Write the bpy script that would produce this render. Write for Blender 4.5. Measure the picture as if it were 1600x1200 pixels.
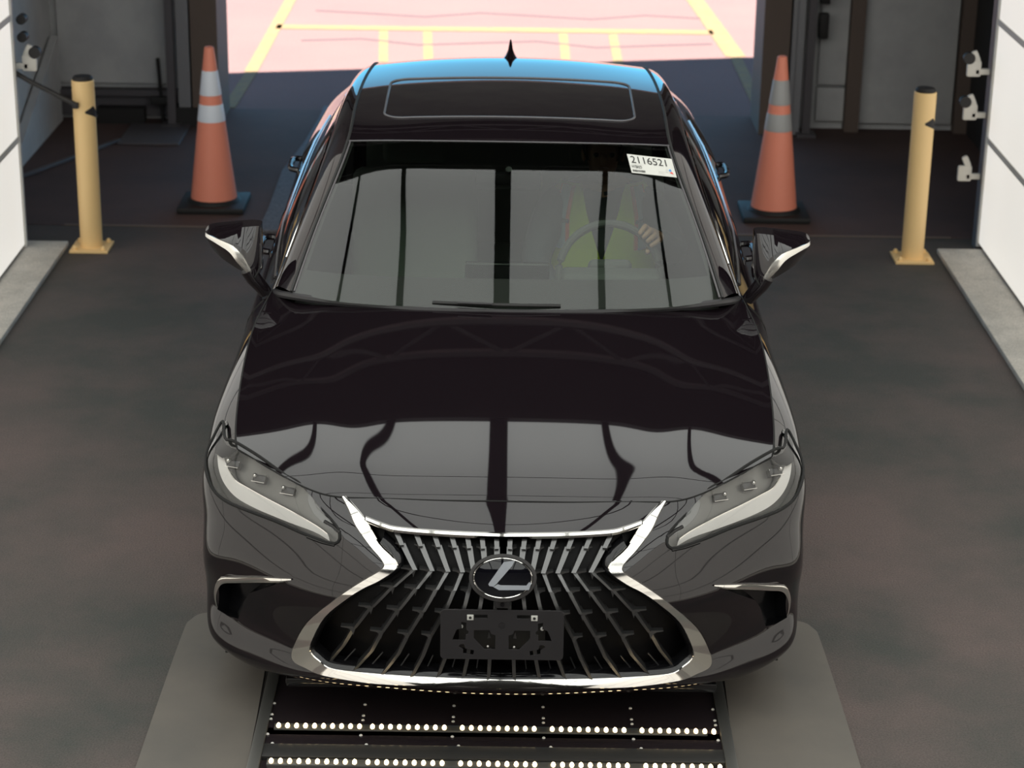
import bpy, bmesh, math, random
from mathutils import Vector, Matrix, Euler
random.seed(7)
S = bpy.context.scene
C = S.collection
for o in list(bpy.data.objects): bpy.data.objects.remove(o)
R_ = math.radians
# ---------------------------------------------------------------- camera
cd = bpy.data.cameras.new('camera'); cam = bpy.data.objects.new('camera', cd); C.objects.link(cam); S.camera = cam
cd.sensor_width = 36; cd.lens = 3350/1600*36; cd.clip_start = .05; cd.clip_end = 300
cam.location = (0, -5.55, 3.25)
cam.matrix_world = Matrix.Translation((0, -5.55, 3.25)) @ Matrix.Rotation(R_(-.18), 4, 'Z') @ Matrix.Rotation(R_(90-20.28), 4, 'X') @ Matrix.Rotation(R_(.9), 4, 'Z')
cd.dof.use_dof = True; cd.dof.focus_distance = 6.6; cd.dof.aperture_fstop = 4.5
# ---------------------------------------------------------------- sky, sun, exposure
W = bpy.data.worlds.new('sky'); S.world = W; W.use_nodes = True
nt = W.node_tree; bg = nt.nodes['Background']; sky = nt.nodes.new('ShaderNodeValToRGB')
tcw = nt.nodes.new('ShaderNodeTexCoord'); spw = nt.nodes.new('ShaderNodeSeparateXYZ'); nt.links.new(tcw.outputs['Generated'], spw.inputs[0]); nt.links.new(spw.outputs[2], sky.inputs[0])
cr = sky.color_ramp; cr.elements[0].position = 0; cr.elements[0].color = (.24, .92, 1.45, 1); cr.elements[1].position = .9; cr.elements[1].color = (.20, .32, .50, 1)
e_ = cr.elements.new(.28); e_.color = (.24, .46, .70, 1)      # bright blue towards the horizon, thin high haze overhead
nt.links.new(sky.outputs[0], bg.inputs[0]); bg.inputs[1].default_value = 1.6
sl = bpy.data.lights.new('sun', 'SUN'); sun = bpy.data.objects.new('sun', sl); C.objects.link(sun)
sl.energy = 25; sl.angle = R_(.6); sl.color = (1, .93, .86); sun.rotation_euler = (R_(10), 0, 0); sun.location = (0, -10, 30)
S.view_settings.view_transform = 'Standard'; S.view_settings.look = 'None'; S.view_settings.exposure = 0; S.view_settings.gamma = 1
S.view_settings.use_curve_mapping = False
CEIL = 1.82; WALL = .66      # radiance of the luminous ceiling and side panels
# ---------------------------------------------------------------- materials
def mat(name, col, rough=.5, metal=0, emit=None, es=1, noise=None, coat=0, ior=1.5, spec=.5):
    m = bpy.data.materials.new(name); m.use_nodes = True; b = m.node_tree.nodes['Principled BSDF']
    b.inputs['Base Color'].default_value = (*col, 1); b.inputs['Roughness'].default_value = rough; b.inputs['Metallic'].default_value = metal
    b.inputs['IOR'].default_value = ior; b.inputs['Coat Weight'].default_value = coat; b.inputs['Specular IOR Level'].default_value = spec
    if emit: b.inputs['Emission Color'].default_value = (*emit, 1); b.inputs['Emission Strength'].default_value = es
    if noise:  # (scale, second colour, lo, hi, bump)
        N = m.node_tree.nodes; L = m.node_tree.links
        tc = N.new('ShaderNodeNewGeometry'); n = N.new('ShaderNodeTexNoise'); n.inputs['Scale'].default_value = noise[0]; n.inputs['Detail'].default_value = 8
        n.inputs['Roughness'].default_value = .62
        L.new(tc.outputs['Position'], n.inputs['Vector'])
        r = N.new('ShaderNodeMapRange'); r.inputs[1].default_value = noise[2]; r.inputs[2].default_value = noise[3]
        L.new(n.outputs[0], r.inputs[0])
        mx = N.new('ShaderNodeMix'); mx.data_type = 'RGBA'; mx.inputs[6].default_value = (*col, 1); mx.inputs[7].default_value = (*noise[1], 1)
        L.new(r.outputs[0], mx.inputs[0]); L.new(mx.outputs[2], b.inputs['Base Color'])
        if len(noise) > 4:
            n2 = N.new('ShaderNodeTexNoise'); n2.inputs['Scale'].default_value = noise[5] if len(noise) > 5 else 150; n2.inputs['Detail'].default_value = 4
            L.new(tc.outputs['Position'], n2.inputs['Vector'])
            bp = N.new('ShaderNodeBump'); bp.inputs['Strength'].default_value = noise[4]; bp.inputs['Distance'].default_value = .01
            L.new(n2.outputs[0], bp.inputs['Height']); L.new(bp.outputs[0], b.inputs['Normal'])
            # fine aggregate speckle in the colour
            r2 = N.new('ShaderNodeMapRange'); r2.inputs[1].default_value = .3; r2.inputs[2].default_value = .7; r2.inputs[3].default_value = .75; r2.inputs[4].default_value = 1.25
            L.new(n2.outputs[0], r2.inputs[0])
            mu = N.new('ShaderNodeMix'); mu.data_type = 'RGBA'; mu.blend_type = 'MULTIPLY'; mu.inputs[0].default_value = 1
            L.new(mx.outputs[2], mu.inputs[6]); L.new(r2.outputs[0], mu.inputs[7]); L.new(mu.outputs[2], b.inputs['Base Color'])
    return m
def glass(name, tint, boost=1.7, rough=0.0, ior=1.5):
    m = bpy.data.materials.new(name); m.use_nodes = True; N = m.node_tree.nodes; L = m.node_tree.links; N.clear()
    out = N.new('ShaderNodeOutputMaterial'); mx = N.new('ShaderNodeMixShader'); t = N.new('ShaderNodeBsdfTransparent'); g = N.new('ShaderNodeBsdfGlossy')
    f = N.new('ShaderNodeFresnel'); f.inputs[0].default_value = ior; mu = N.new('ShaderNodeMath'); mu.operation = 'MULTIPLY'; mu.inputs[1].default_value = boost; mu.use_clamp = True
    t.inputs[0].default_value = (*tint, 1); g.inputs['Roughness'].default_value = rough; g.inputs[0].default_value = (1, 1, 1, 1)
    L.new(f.outputs[0], mu.inputs[0]); L.new(mu.outputs[0], mx.inputs[0]); L.new(t.outputs[0], mx.inputs[1]); L.new(g.outputs[0], mx.inputs[2]); L.new(mx.outputs[0], out.inputs[0])
    return m
MT = dict(
 paint=mat('black_car_paint', (.0075, .0052, .0068), .02, ior=1.6), black=mat('gloss_black_plastic', (.006, .006, .007), .12), rubber=mat('black_rubber', (.012, .012, .012), .6),
 seam=mat('panel_gap', (.001, .001, .001), .8), plastic=mat('charcoal_plastic', (.022, .021, .023), .5), chrome=mat('chrome', (.86, .84, .80), .06, 1),
 satin=mat('satin_dark_metal', (.30, .30, .30), .28, 1), trimline=mat('grey_seal', (.09, .085, .09), .35),
 wglass=glass('windscreen_glass', (.74, .84, .74), 1.12), sglass=glass('tinted_side_glass', (.10, .11, .11), 1.3), lens=glass('headlamp_lens', (.9, .9, .9), 1.3),
 lamp=mat('headlamp_housing', (.19, .19, .18), .35, .5), lampw=mat('headlamp_reflector', (.95, .93, .89), .4, 0), tar=mat('tar_crack', (.075, .055, .065), .8), grilleback=mat('grille_backing', (.004, .0035, .004), .5, spec=.25), dark=mat('dark_interior', (.03, .03, .032), .8),
 seat=mat('grey_upholstery', (.16, .18, .16), .8), dash=mat('dashboard', (.07, .072, .07), .75), frit=mat('ceramic_border', (.02, .016, .019), .6),
 red=mat('tail_lamp_red', (.25, .01, .01), .15), rim=mat('alloy_rim', (.45, .45, .46), .25, 1), white=mat('paper_white', (.60, .60, .56), .6), ink=mat('black_ink', (.02, .02, .02), .7),
 blue=mat('blue_ink', (.05, .25, .6), .6), redink=mat('red_ink', (.7, .05, .05), .6),
 skin=mat('skin', (.50, .27, .19), .55), hair=mat('dark_hair', (.02, .013, .01), .7), cloth=mat('dark_grey_sweatshirt', (.05, .055, .065), .9),
 vest=mat('yellow_green_vest', (.62, .78, .04), .7), tape=mat('silver_reflective_tape', (.42, .55, .66), .5), orange=mat('orange_trim', (.85, .16, .04), .7),
 cone=mat('orange_cone_plastic', (1.0, .33, .22), .45), collar=mat('reflective_collar', (.85, .90, 1.0), .45), collar2=mat('grey_reflective_collar', (.42, .42, .42), .45),
 bollard=mat('bollard_yellow', (.98, .68, .32), .45), boltdark=mat('dark_cap', (.02, .018, .018), .6),
 asphalt=mat('asphalt_inside', (.108, .081, .075), .85, noise=(.9, (.050, .052, .047), .38, .62, .35, 160)),
 asphalt2=mat('asphalt_dark_slab', (.112, .066, .058), .85, noise=(1.3, (.086, .054, .050), .4, .6, .35, 160)),
 asphout=mat('asphalt_outside', (.150, .084, .078), .9, noise=(.8, (.132, .074, .071), .35, .7, .3, 90)),
 concrete=mat('concrete_curb', (.62, .58, .52), .8, noise=(6, (.52, .49, .44), .4, .6, .2, 200)),
 padmat=mat('painted_steel_pad', (.125, .112, .096), .6, noise=(2.5, (.095, .088, .078), .35, .7)),
 line=mat('yellow_road_paint', (.19, .130, .050), .8, noise=(9, (.15, .10, .06), .4, .7)),
 wall=mat('grey_wall_panel', (.64, .64, .64), .7, noise=(3, (.56, .56, .57), .4, .6)), post=mat('dark_steel_post', (.12, .11, .12), .5, .2), brown=mat('brown_timber', (.16, .12, .10), .7),
 track=mat('grey_door_track', (.30, .30, .32), .45, .3), roof=mat('dark_ceiling_deck', (.02, .019, .02), .8), steel=mat('brushed_steel', (.22, .22, .21), .35, .8),
 deck=mat('scanner_deck', (.018, .014, .016), .16, .0), decklip=mat('scanner_lip', (.06, .06, .06), .3, .5), led=mat('led_emitter', (1, .9, .7), .4, 0, (1, .74, .40), 9),
 paper=mat('cable_clip_white', (.72, .69, .63), .5), panelcase=mat('light_panel_casing', (.10, .10, .10), .6),
 pceil=mat('luminous_ceiling_panel', (.6, .6, .6), .5, 0, (.97, 1, .96), CEIL), pwall=mat('luminous_wall_panel', (.6, .58, .54), .5, 0, (1, .955, .88), WALL),
 seamg=mat('grey_joint_strip', (.62, .61, .58), .5), strip=mat('grey_floor_strip', (.17, .17, .19), .8, noise=(60, (.11, .11, .13), .4, .6, .3, 200)),
 fin=mat('satin_grille_fin', (.16, .16, .16), .30, .85), bracket=mat('matt_black_bracket', (.016, .0145, .016), .5), mirrorglint=mat('ridge_reflection_silver', (.80, .78, .73), .22, .9),
 letter=mat('satin_silver_letter', (.52, .55, .60), .3, .8),
 canopy=mat('roof_steel', (.2, .2, .2), .6), skyglass=mat('badge_glass', (.004, .004, .006), .02),
)
# ==GEOM== control grids of the car body (metres; x = half width, y = distance from the nose, z = height)
import numpy as np
def nat_spline(t, P, tq):
    """natural cubic spline through P (n,k) at parameters t, evaluated at tq"""
    t = np.asarray(t, float); P = np.asarray(P, float); tq = np.asarray(tq, float)
    n = len(t); h = np.diff(t)
    A = np.zeros((n, n)); B = np.zeros((n, P.shape[1])); A[0, 0] = A[-1, -1] = 1
    for i in range(1, n-1):
        A[i, i-1] = h[i-1]; A[i, i] = 2*(h[i-1]+h[i]); A[i, i+1] = h[i]
        B[i] = 6*((P[i+1]-P[i])/h[i]-(P[i]-P[i-1])/h[i-1])
    M = np.linalg.solve(A, B)
    k = np.clip(np.searchsorted(t, tq, side='right')-1, 0, n-2)
    a = (t[k+1]-tq)[:, None]; b = (tq-t[k])[:, None]; hh = h[k][:, None]
    return (M[k]*a**3+M[k+1]*b**3)/(6*hh)+(P[k]/hh-M[k]*hh/6)*a+(P[k+1]/hh-M[k+1]*hh/6)*b
def sub(n, c):
    """parameters 0..n-1 with c samples per control span"""
    return np.linspace(0, n-1, (n-1)*c+1)
def grid_eval(G, cs, ct, mirror0=True, mirror1=False, knots=None, want_knots=False):
    """bicubic surface through control grid G[s][t]; mirrored across x=0 at the ends so it meets itself smoothly"""
    G = np.asarray(G, float); ns = G.shape[0]
    mx = np.array([-1, 1, 1.])
    E = G; off = 0
    if mirror0: E = np.concatenate([G[1:4][::-1]*mx, E]); off = 3 if ns > 3 else ns-1
    if mirror1: E = np.concatenate([E, G[-4:-1][::-1]*mx])
    d = np.linalg.norm(np.diff(E, axis=0), axis=2).mean(axis=1)
    ks = np.concatenate([[0], np.cumsum(d**1.0)])
    dt = np.linalg.norm(np.diff(E, axis=1), axis=2).mean(axis=0)
    kt = np.concatenate([[0], np.cumsum(dt**1.0)])
    if knots is not None: kt = knots
    def samp(k, a, b, c):
        q = []
        for i in range(a, b): q += list(np.linspace(k[i], k[i+1], c, endpoint=False))
        return np.array(q+[k[b]])
    qs = samp(ks, off, off+ns-1, cs) if np.isscalar(cs) else None
    qt = samp(kt, 0, len(kt)-1, ct)
    T = np.stack([nat_spline(ks, E[:, j], qs) for j in range(E.shape[1])], 1)
    out = np.stack([nat_spline(kt, T[i], qt) for i in range(T.shape[0])], 0)
    return (out, kt) if want_knots else out
BELT = [
 [(0,.17,.14),(0,.09,.182),(0,.045,.25),(0,.02,.42),(0,.045,.56),(0,.13,.68),(0,.235,.745)],
 [(.2,.18,.14),(.2,.10,.182),(.2,.055,.252),(.2,.03,.42),(.2,.053,.56),(.2,.138,.68),(.22,.237,.747)],
 [(.4,.21,.14),(.4,.125,.182),(.4,.085,.26),(.4,.062,.42),(.4,.085,.56),(.4,.16,.68),(.41,.243,.751)],
 [(.56,.25,.145),(.56,.148,.19),(.56,.155,.268),(.56,.122,.43),(.56,.142,.565),(.56,.20,.675),(.541,.262,.757)],
 [(.69,.28,.145),(.70,.205,.195),(.71,.232,.29),(.71,.21,.44),(.71,.22,.575),(.70,.268,.69),(.647,.315,.776)],
 [(.785,.36,.145),(.805,.275,.20),(.816,.312,.305),(.82,.288,.45),(.82,.298,.59),(.80,.335,.700),(.745,.385,.806)],
 [(.86,.46,.16),(.893,.368,.222),(.898,.402,.325),(.903,.37,.46),(.900,.395,.60),(.885,.43,.73),(.806,.44,.819)],
 [(.875,.60,.16),(.90,.58,.21),(.917,.55,.33),(.920,.54,.47),(.922,.56,.61),(.914,.575,.755),(.826,.58,.842)],
 [(.876,.80,.17),(.895,.80,.22),(.908,.80,.34),(.924,.78,.48),(.929,.77,.63),(.920,.76,.785),(.836,.74,.872)],
 [(.88,.99,.17),(.90,.99,.22),(.912,.99,.34),(.924,.98,.48),(.930,.97,.64),(.919,.97,.802),(.843,.94,.903)],
 [(.88,1.30,.17),(.90,1.30,.22),(.912,1.30,.34),(.917,1.30,.48),(.922,1.29,.65),(.908,1.27,.825),(.840,1.24,.938)],
 [(.875,1.62,.17),(.895,1.62,.22),(.908,1.62,.34),(.914,1.62,.48),(.918,1.62,.66),(.903,1.60,.85),(.812,1.52,.970)],
 [(.87,2.1,.17),(.89,2.1,.22),(.902,2.1,.34),(.912,2.1,.48),(.918,2.1,.68),(.905,2.1,.87),(.848,2.1,.965)],
 [(.87,2.7,.17),(.89,2.7,.22),(.902,2.7,.34),(.912,2.7,.48),(.920,2.7,.70),(.908,2.7,.88),(.852,2.7,.98)],
 [(.872,3.3,.17),(.892,3.3,.22),(.906,3.3,.34),(.918,3.3,.48),(.928,3.3,.71),(.912,3.3,.89),(.845,3.3,.995)],
 [(.875,3.85,.18),(.895,3.85,.23),(.912,3.85,.35),(.925,3.85,.49),(.930,3.85,.72),(.908,3.85,.91),(.815,3.85,1.015)],
 [(.85,4.35,.20),(.875,4.36,.25),(.90,4.38,.36),(.91,4.38,.50),(.905,4.38,.73),(.875,4.36,.93),(.765,4.3,1.035)],
 [(.76,4.70,.22),(.79,4.74,.27),(.82,4.78,.37),(.83,4.79,.50),(.82,4.77,.74),(.79,4.73,.94),(.70,4.66,1.05)],
 [(.60,4.82,.22),(.62,4.87,.27),(.64,4.91,.37),(.65,4.92,.50),(.65,4.90,.74),(.63,4.86,.95),(.58,4.80,1.06)],
 [(.30,4.86,.22),(.31,4.91,.27),(.32,4.955,.37),(.32,4.965,.50),(.32,4.94,.74),(.32,4.90,.95),(.31,4.85,1.07)],
 [(0,4.87,.22),(0,4.92,.27),(0,4.965,.37),(0,4.975,.50),(0,4.95,.74),(0,4.91,.95),(0,4.86,1.07)],
]
UPPER = [  # [column from the centre out][row from cowl to deck]
 [(0,1.26,1.0),(0,1.64,1.208),(0,2.03,1.382),(0,2.3,1.427),(0,2.7,1.450),(0,3.05,1.447),(0,3.4,1.412),(0,3.85,1.27),(0,4.35,1.10)],
 [(.3655,1.273,1.0015),(.3325,1.6454,1.2055),(.293,2.034,1.3803),(.292,2.305,1.4225),(.29,2.7,1.4445),(.286,3.05,1.440),(.28,3.4,1.4025),(.285,3.8325,1.2575),(.32,4.325,1.0925)],
 [(.614,1.315,1.0068),(.5585,1.6625,1.1975),(.492,2.0475,1.3748),(.49,2.318,1.414),(.487,2.7,1.4345),(.48,3.05,1.427),(.47,3.4,1.385),(.479,3.80,1.2347),(.538,4.28,1.079)],
 [(.731,1.37,1.0135),(.665,1.685,1.187),(.587,2.065,1.3675),(.583,2.325,1.409),(.580,2.7,1.428),(.572,3.05,1.418),(.56,3.4,1.374),(.57,3.78,1.22),(.64,4.25,1.07)],
]
RAIL = [(.806,1.52,.972),(.742,1.86,1.130),(.688,2.22,1.275),(.670,2.45,1.325),(.657,2.75,1.352),(.645,3.05,1.350),(.632,3.4,1.30),(.665,3.75,1.17),(.745,4.20,1.05)]
def upper_surface(cs, ct):
    """windscreen, roof and rear window out to the glass edge, then the pillar and rail strip"""
    A, kt = grid_eval(UPPER, cs, ct, True, want_knots=True)
    mid = [tuple(a*.45+b*.55+c for a, b, c in zip(UPPER[3][r], RAIL[r], (.012, 0, .016))) for r in range(9)]
    E = grid_eval([UPPER[3], mid, RAIL], max(1, cs//2+1), ct, False, knots=kt)
    return np.concatenate([A, E[1:]], 0)
HOOD_SIDE = [(.806,.44),(.817,.50),(.826,.58),(.836,.74),(.843,.94),(.840,1.24),(.812,1.52)]
HOOD_FRONT = [(0,.235),(.22,.2355),(.41,.240),(.541,.253),(.645,.305),(.745,.385),(.806,.44)]
HOOD_REAR = [(0,1.26),(.24,1.268),(.46,1.295),(.60,1.325),(.72,1.375),(.775,1.44),(.812,1.52)]
def hood_z(x, y):
    """height of the bonnet: rolled nose, long shallow rise, falling a little to the fender gap"""
    t = y-.235; zc = .745+.036*(1-np.exp(-max(t, 0)/.06))+.236*t-.030*t*t
    u = min(1, abs(x)/.83); q = max(y-.44, 0)
    return zc-.003*(x/.6)**2-(.008+.012*q+.035*q*q)*u**3
def hood_surface(nu, nv):
    sp = lambda T, q: nat_spline([p[0] for p in T], np.array([[p[1]] for p in T]), [q])[0, 0]
    si = lambda q: nat_spline([p[1] for p in HOOD_SIDE], np.array([[p[0]] for p in HOOD_SIDE]), [q])[0, 0]
    P = np.zeros((nu+1, nv+1, 3))
    F = [sp(HOOD_FRONT, .806*i/nu) for i in range(nu+1)]; Rr = [sp(HOOD_REAR, .812*i/nu) for i in range(nu+1)]
    for j in range(nv+1):
        v = (j/nv)**1.25; xs = si(.44+1.08*v)
        for i in range(nu+1):
            x = xs*i/nu; y = F[i]+(Rr[i]-F[i])*v; P[i, j] = (x, y, hood_z(x, y))
    return P
for k in range(3, 12):
    r = BELT[k][6]
    xy = {3: (.541,.253), 4: (.645,.305), 5: (.745,.385), 6: (.806,.44), 7: (.826,.58), 8: (.836,.74), 9: (.843,.94), 10: (.840,1.24), 11: (.812,1.52)}[k]
    BELT[k][6] = (*xy, float(hood_z(*xy)))
# ==ENDGEOM==
# ---------------------------------------------------------------- helpers
def wloc(o):
    v = Vector(o.location)
    while o.parent: o = o.parent; v += Vector(o.location)
    return v
def obj(name, bm, m=None, parent=None, smooth=True, angle=35, loc=None):
    """link a bmesh (world coordinates) as one mesh object; loc moves its origin without moving the mesh"""
    if loc is not None: bmesh.ops.translate(bm, vec=-Vector(loc), verts=bm.verts)
    me = bpy.data.meshes.new(name); bm.to_mesh(me); bm.free()
    ms = m if isinstance(m, (list, tuple)) else [m]
    for k in ms:
        if k: me.materials.append(MT[k])
    if smooth:
        for p in me.polygons: p.use_smooth = True
        try: me.set_sharp_from_angle(angle=R_(angle))
        except Exception: pass
    o = bpy.data.objects.new(name, me); C.objects.link(o)
    L = Vector(loc) if loc is not None else Vector((0, 0, 0))
    if parent: o.parent = parent; o.location = L-wloc(parent)
    else: o.location = L
    return o
def tag(o, label=None, cat=None, group=None, kind=None):
    if label: o['label'] = label
    if cat: o['category'] = cat
    if group: o['group'] = group
    if kind: o['kind'] = kind
    return o
def empty(name, loc=(0, 0, 0)):
    o = bpy.data.objects.new(name, None); C.objects.link(o); o.location = loc; o.empty_display_size = .1; return o
def dup(o, parent=None, off=(0, 0, 0)):
    c = o.copy(); C.objects.link(c); c.parent = parent
    if parent is None: c.location = Vector(o.location)+Vector(off)
    for ch in [x for x in bpy.data.objects if x.parent == o]: dup(ch, c)
    return c
def B(): return bmesh.new()
def box(bm, c, s, rot=None, mi=0):
    r = bmesh.ops.create_cube(bm, size=1); v = r['verts']
    M = Matrix.Translation(c) @ (rot.to_matrix().to_4x4() if rot else Matrix()) @ Matrix.Diagonal((*s, 1))
    bmesh.ops.transform(bm, matrix=M, verts=v)
    for f in {f for x in v for f in x.link_faces}: f.material_index = mi
    return v
def bbox(bm, c, s, bev=.004, rot=None, seg=2):
    b2 = bmesh.new(); box(b2, c, s, rot)
    bmesh.ops.bevel(b2, geom=b2.edges[:], offset=bev, segments=seg, affect='EDGES', profile=.6)
    join(bm, b2)
def join(bm, b2):
    me = bpy.data.meshes.new('t'); b2.to_mesh(me); b2.free(); bm.from_mesh(me); bpy.data.meshes.remove(me)
def lathe(bm, c, prof, seg=32, axis='Z', mi=0, caps=True):
    rings = []
    for r, h in prof:
        ring = []
        for k in range(seg):
            a = 2*math.pi*k/seg; p = (r*math.cos(a), r*math.sin(a), h)
            if axis == 'X': p = (p[2], p[0], p[1])
            if axis == 'Y': p = (p[0], p[2], p[1])
            ring.append(bm.verts.new(Vector(p)+Vector(c)))
        rings.append(ring)
    for a, b in zip(rings, rings[1:]):
        for k in range(seg):
            f = bm.faces.new((a[k], a[(k+1) % seg], b[(k+1) % seg], b[k])); f.material_index = mi
    for ring, pr in ((rings[0], prof[0]), (rings[-1], prof[-1])):
        if caps and pr[0] > 1e-4: bm.faces.new(ring).material_index = mi
    bmesh.ops.recalc_face_normals(bm, faces=bm.faces)
def tube(bm, pts, r, seg=8, closed=False, rf=None):
    pts = [Vector(p) for p in pts]; n = len(pts); rings = []
    for i, p in enumerate(pts):
        a = pts[(i-1) % n] if (closed or i > 0) else p; b = pts[(i+1) % n] if (closed or i < n-1) else p
        t = (b-a).normalized(); up = Vector((0, 0, 1)) if abs(t.z) < .9 else Vector((0, 1, 0))
        u = t.cross(up).normalized(); v = u.cross(t); rr = r if rf is None else rf[i]
        rings.append([bm.verts.new(p+(u*math.cos(2*math.pi*k/seg)+v*math.sin(2*math.pi*k/seg))*rr) for k in range(seg)])
    for i in range(n if closed else n-1):
        a = rings[i]; b = rings[(i+1) % n]
        for k in range(seg): bm.faces.new((a[k], a[(k+1) % seg], b[(k+1) % seg], b[k]))
    if not closed: bm.faces.new(rings[0][::-1]); bm.faces.new(rings[-1])
def prism(bm, poly, vec, mi=0):
    a = [bm.verts.new(p) for p in poly]; b = [bm.verts.new(Vector(p)+Vector(vec)) for p in poly]
    fs = [bm.faces.new(a), bm.faces.new(b[::-1])]
    for k in range(len(a)): fs.append(bm.faces.new((a[k], b[k], b[(k+1) % len(a)], a[(k+1) % len(a)])))
    for f in fs: f.material_index = mi
    bmesh.ops.recalc_face_normals(bm, faces=fs)
def gridbm(P, bm=None, closed_u=False):
    bm = bm or bmesh.new(); V = [[bm.verts.new(p) for p in row] for row in P]
    n = len(V)
    for i in range(n if closed_u else n-1):
        a = V[i]; b = V[(i+1) % n]
        for j in range(len(a)-1): 
            try: bm.faces.new((a[j], b[j], b[j+1], a[j+1]))
            except ValueError: pass
    return bm
def mirror(bm):
    me = bpy.data.meshes.new('t'); bm.to_mesh(me); me.transform(Matrix.Diagonal((-1, 1, 1, 1))); me.flip_normals(); bm.from_mesh(me); bpy.data.meshes.remove(me)
    bmesh.ops.remove_doubles(bm, verts=[v for v in bm.verts if abs(v.co.x) < 2e-3], dist=2e-3)
    return bm
def copybm(bm): return bm.copy()
def orient(bm, ref):
    """outward normals judged from an inner point"""
    bmesh.ops.recalc_face_normals(bm, faces=bm.faces)
    s = sum(f.normal.dot(f.calc_center_median()-Vector(ref))*f.calc_area() for f in bm.faces)
    if s < 0: bmesh.ops.reverse_faces(bm, faces=bm.faces)
def smooth_poly(pts, n=6, closed=True):
    """Catmull-Rom through pts"""
    P = [Vector(p) for p in pts]; N = len(P); out = []
    for i in range(N if closed else N-1):
        g = (lambda k: P[k % N]) if closed else (lambda k: P[min(max(k, 0), N-1)])
        a, b, c, d = g(i-1), g(i), g(i+1), g(i+2)
        for k in range(n):
            t = k/n; out.append(.5*((2*b)+(c-a)*t+(2*a-5*b+4*c-d)*t*t+(-a+3*b-3*c+d)*t**3))
    if not closed: out.append(P[-1])
    return out
def basis(D):
    D = Vector(D).normalized(); e1 = D.cross(Vector((0, 0, 1))).normalized(); return D, e1, e1.cross(D)
def cut(bm, poly, D, filt):
    """cut the outline of poly, seen along D, into the mesh and return the faces inside it"""
    D, e1, e2 = basis(D); n = len(poly); Q = [Vector((p.dot(e1), p.dot(e2))) for p in poly]
    for i in range(n):
        a, b = poly[i], poly[(i+1) % n]; qa, qb = Q[i], Q[(i+1) % n]; d = qb-qa; L = d.length
        if L < 1e-5: continue
        d /= L; nn = Vector((-d.y, d.x)); fs = []
        for f in bm.faces:
            if not filt(f.verts[0].co): continue
            sd = []; al = []
            for v in f.verts:
                w = Vector((v.co.dot(e1), v.co.dot(e2)))-qa; sd.append(w.dot(nn)); al.append(w.dot(d))
            if min(sd) < -1e-6 and max(sd) > 1e-6 and max(al) > -.002 and min(al) < L+.002: fs.append(f)
        if not fs: continue
        es = {e for f in fs for e in f.edges}; vs = {v for f in fs for v in f.verts}
        bmesh.ops.bisect_plane(bm, geom=list(fs)+list(es)+list(vs), dist=1e-6, plane_co=a, plane_no=(e1*nn.x+e2*nn.y))
    def inside(p):
        x, y = p.dot(e1), p.dot(e2); c = False
        for i in range(n):
            (x1, y1), (x2, y2) = Q[i], Q[(i+1) % n]
            if (y1 > y) != (y2 > y) and x < (x2-x1)*(y-y1)/(y2-y1)+x1: c = not c
        return c
    return [f for f in bm.faces if filt(f.calc_center_median()) and inside(f.calc_center_median())]
def take(bm, faces):
    """remove faces from bm and return them as a bmesh of their own"""
    nb = bmesh.new(); vm = {}
    for f in faces:
        for v in f.verts:
            if v not in vm: vm[v] = nb.verts.new(v.co)
        nb.faces.new([vm[v] for v in f.verts])
    bmesh.ops.delete(bm, geom=faces, context='FACES')
    nb.normal_update(); return nb
def bowl(bm, depth, dirv=None, scale=None):
    """the surface pushed in by depth, with walls back to its rim"""
    b = bm.copy(); fs = b.faces[:]
    nv = {v.index: v.normal.copy() for v in b.verts}; b.verts.index_update()
    nv = {v.index: v.normal.copy() for v in b.verts}
    old = set(b.verts)
    m = {}
    bd = [e for e in b.edges if len(e.link_faces) == 1]
    for v in b.verts[:]: m[v] = b.verts.new(v.co-(nv[v.index] if dirv is None else -Vector(dirv))*depth)
    for f in fs: b.faces.new([m[v] for v in f.verts])
    for e in bd:
        x, y = e.verts
        try: b.faces.new((x, y, m[y], m[x]))
        except ValueError: pass
    bmesh.ops.delete(b, geom=fs, context='FACES')
    bmesh.ops.delete(b, geom=[v for v in b.verts if not v.link_faces], context='VERTS')
    bmesh.ops.recalc_face_normals(b, faces=b.faces)
    return b
def offs(bm, d):
    for v, n in [(v, v.normal.copy()) for v in bm.verts]: v.co += n*d
    return bm
def mx(pts): return [Vector((-p[0], p[1], p[2])) for p in pts]
def vtext(s, size, depth=.0004):
    cu = bpy.data.curves.new('t', 'FONT'); cu.body = s; cu.size = size; cu.extrude = depth
    o = bpy.data.objects.new('t', cu); C.objects.link(o); bpy.context.view_layer.update()
    me = bpy.data.meshes.new_from_object(o.evaluated_get(bpy.context.evaluated_depsgraph_get()))
    bpy.data.objects.remove(o); bm = bmesh.new(); bm.from_mesh(me); bpy.data.meshes.remove(me); return bm
def holed(outer, holes, depth, bev=0):
    """flat plate with holes, in xy, as a bmesh"""
    cu = bpy.data.curves.new('t', 'CURVE'); cu.dimensions = '2D'; cu.fill_mode = 'BOTH'; cu.extrude = depth; cu.bevel_depth = bev
    for pl in [outer]+holes:
        sp = cu.splines.new('POLY'); sp.points.add(len(pl)-1); sp.use_cyclic_u = True
        for k, p in enumerate(pl): sp.points[k].co = (p[0], p[1], 0, 1)
    o = bpy.data.objects.new('t', cu); C.objects.link(o); bpy.context.view_layer.update()
    me = bpy.data.meshes.new_from_object(o.evaluated_get(bpy.context.evaluated_depsgraph_get()))
    bpy.data.objects.remove(o); bm = bmesh.new(); bm.from_mesh(me); bpy.data.meshes.remove(me); return bm
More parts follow.
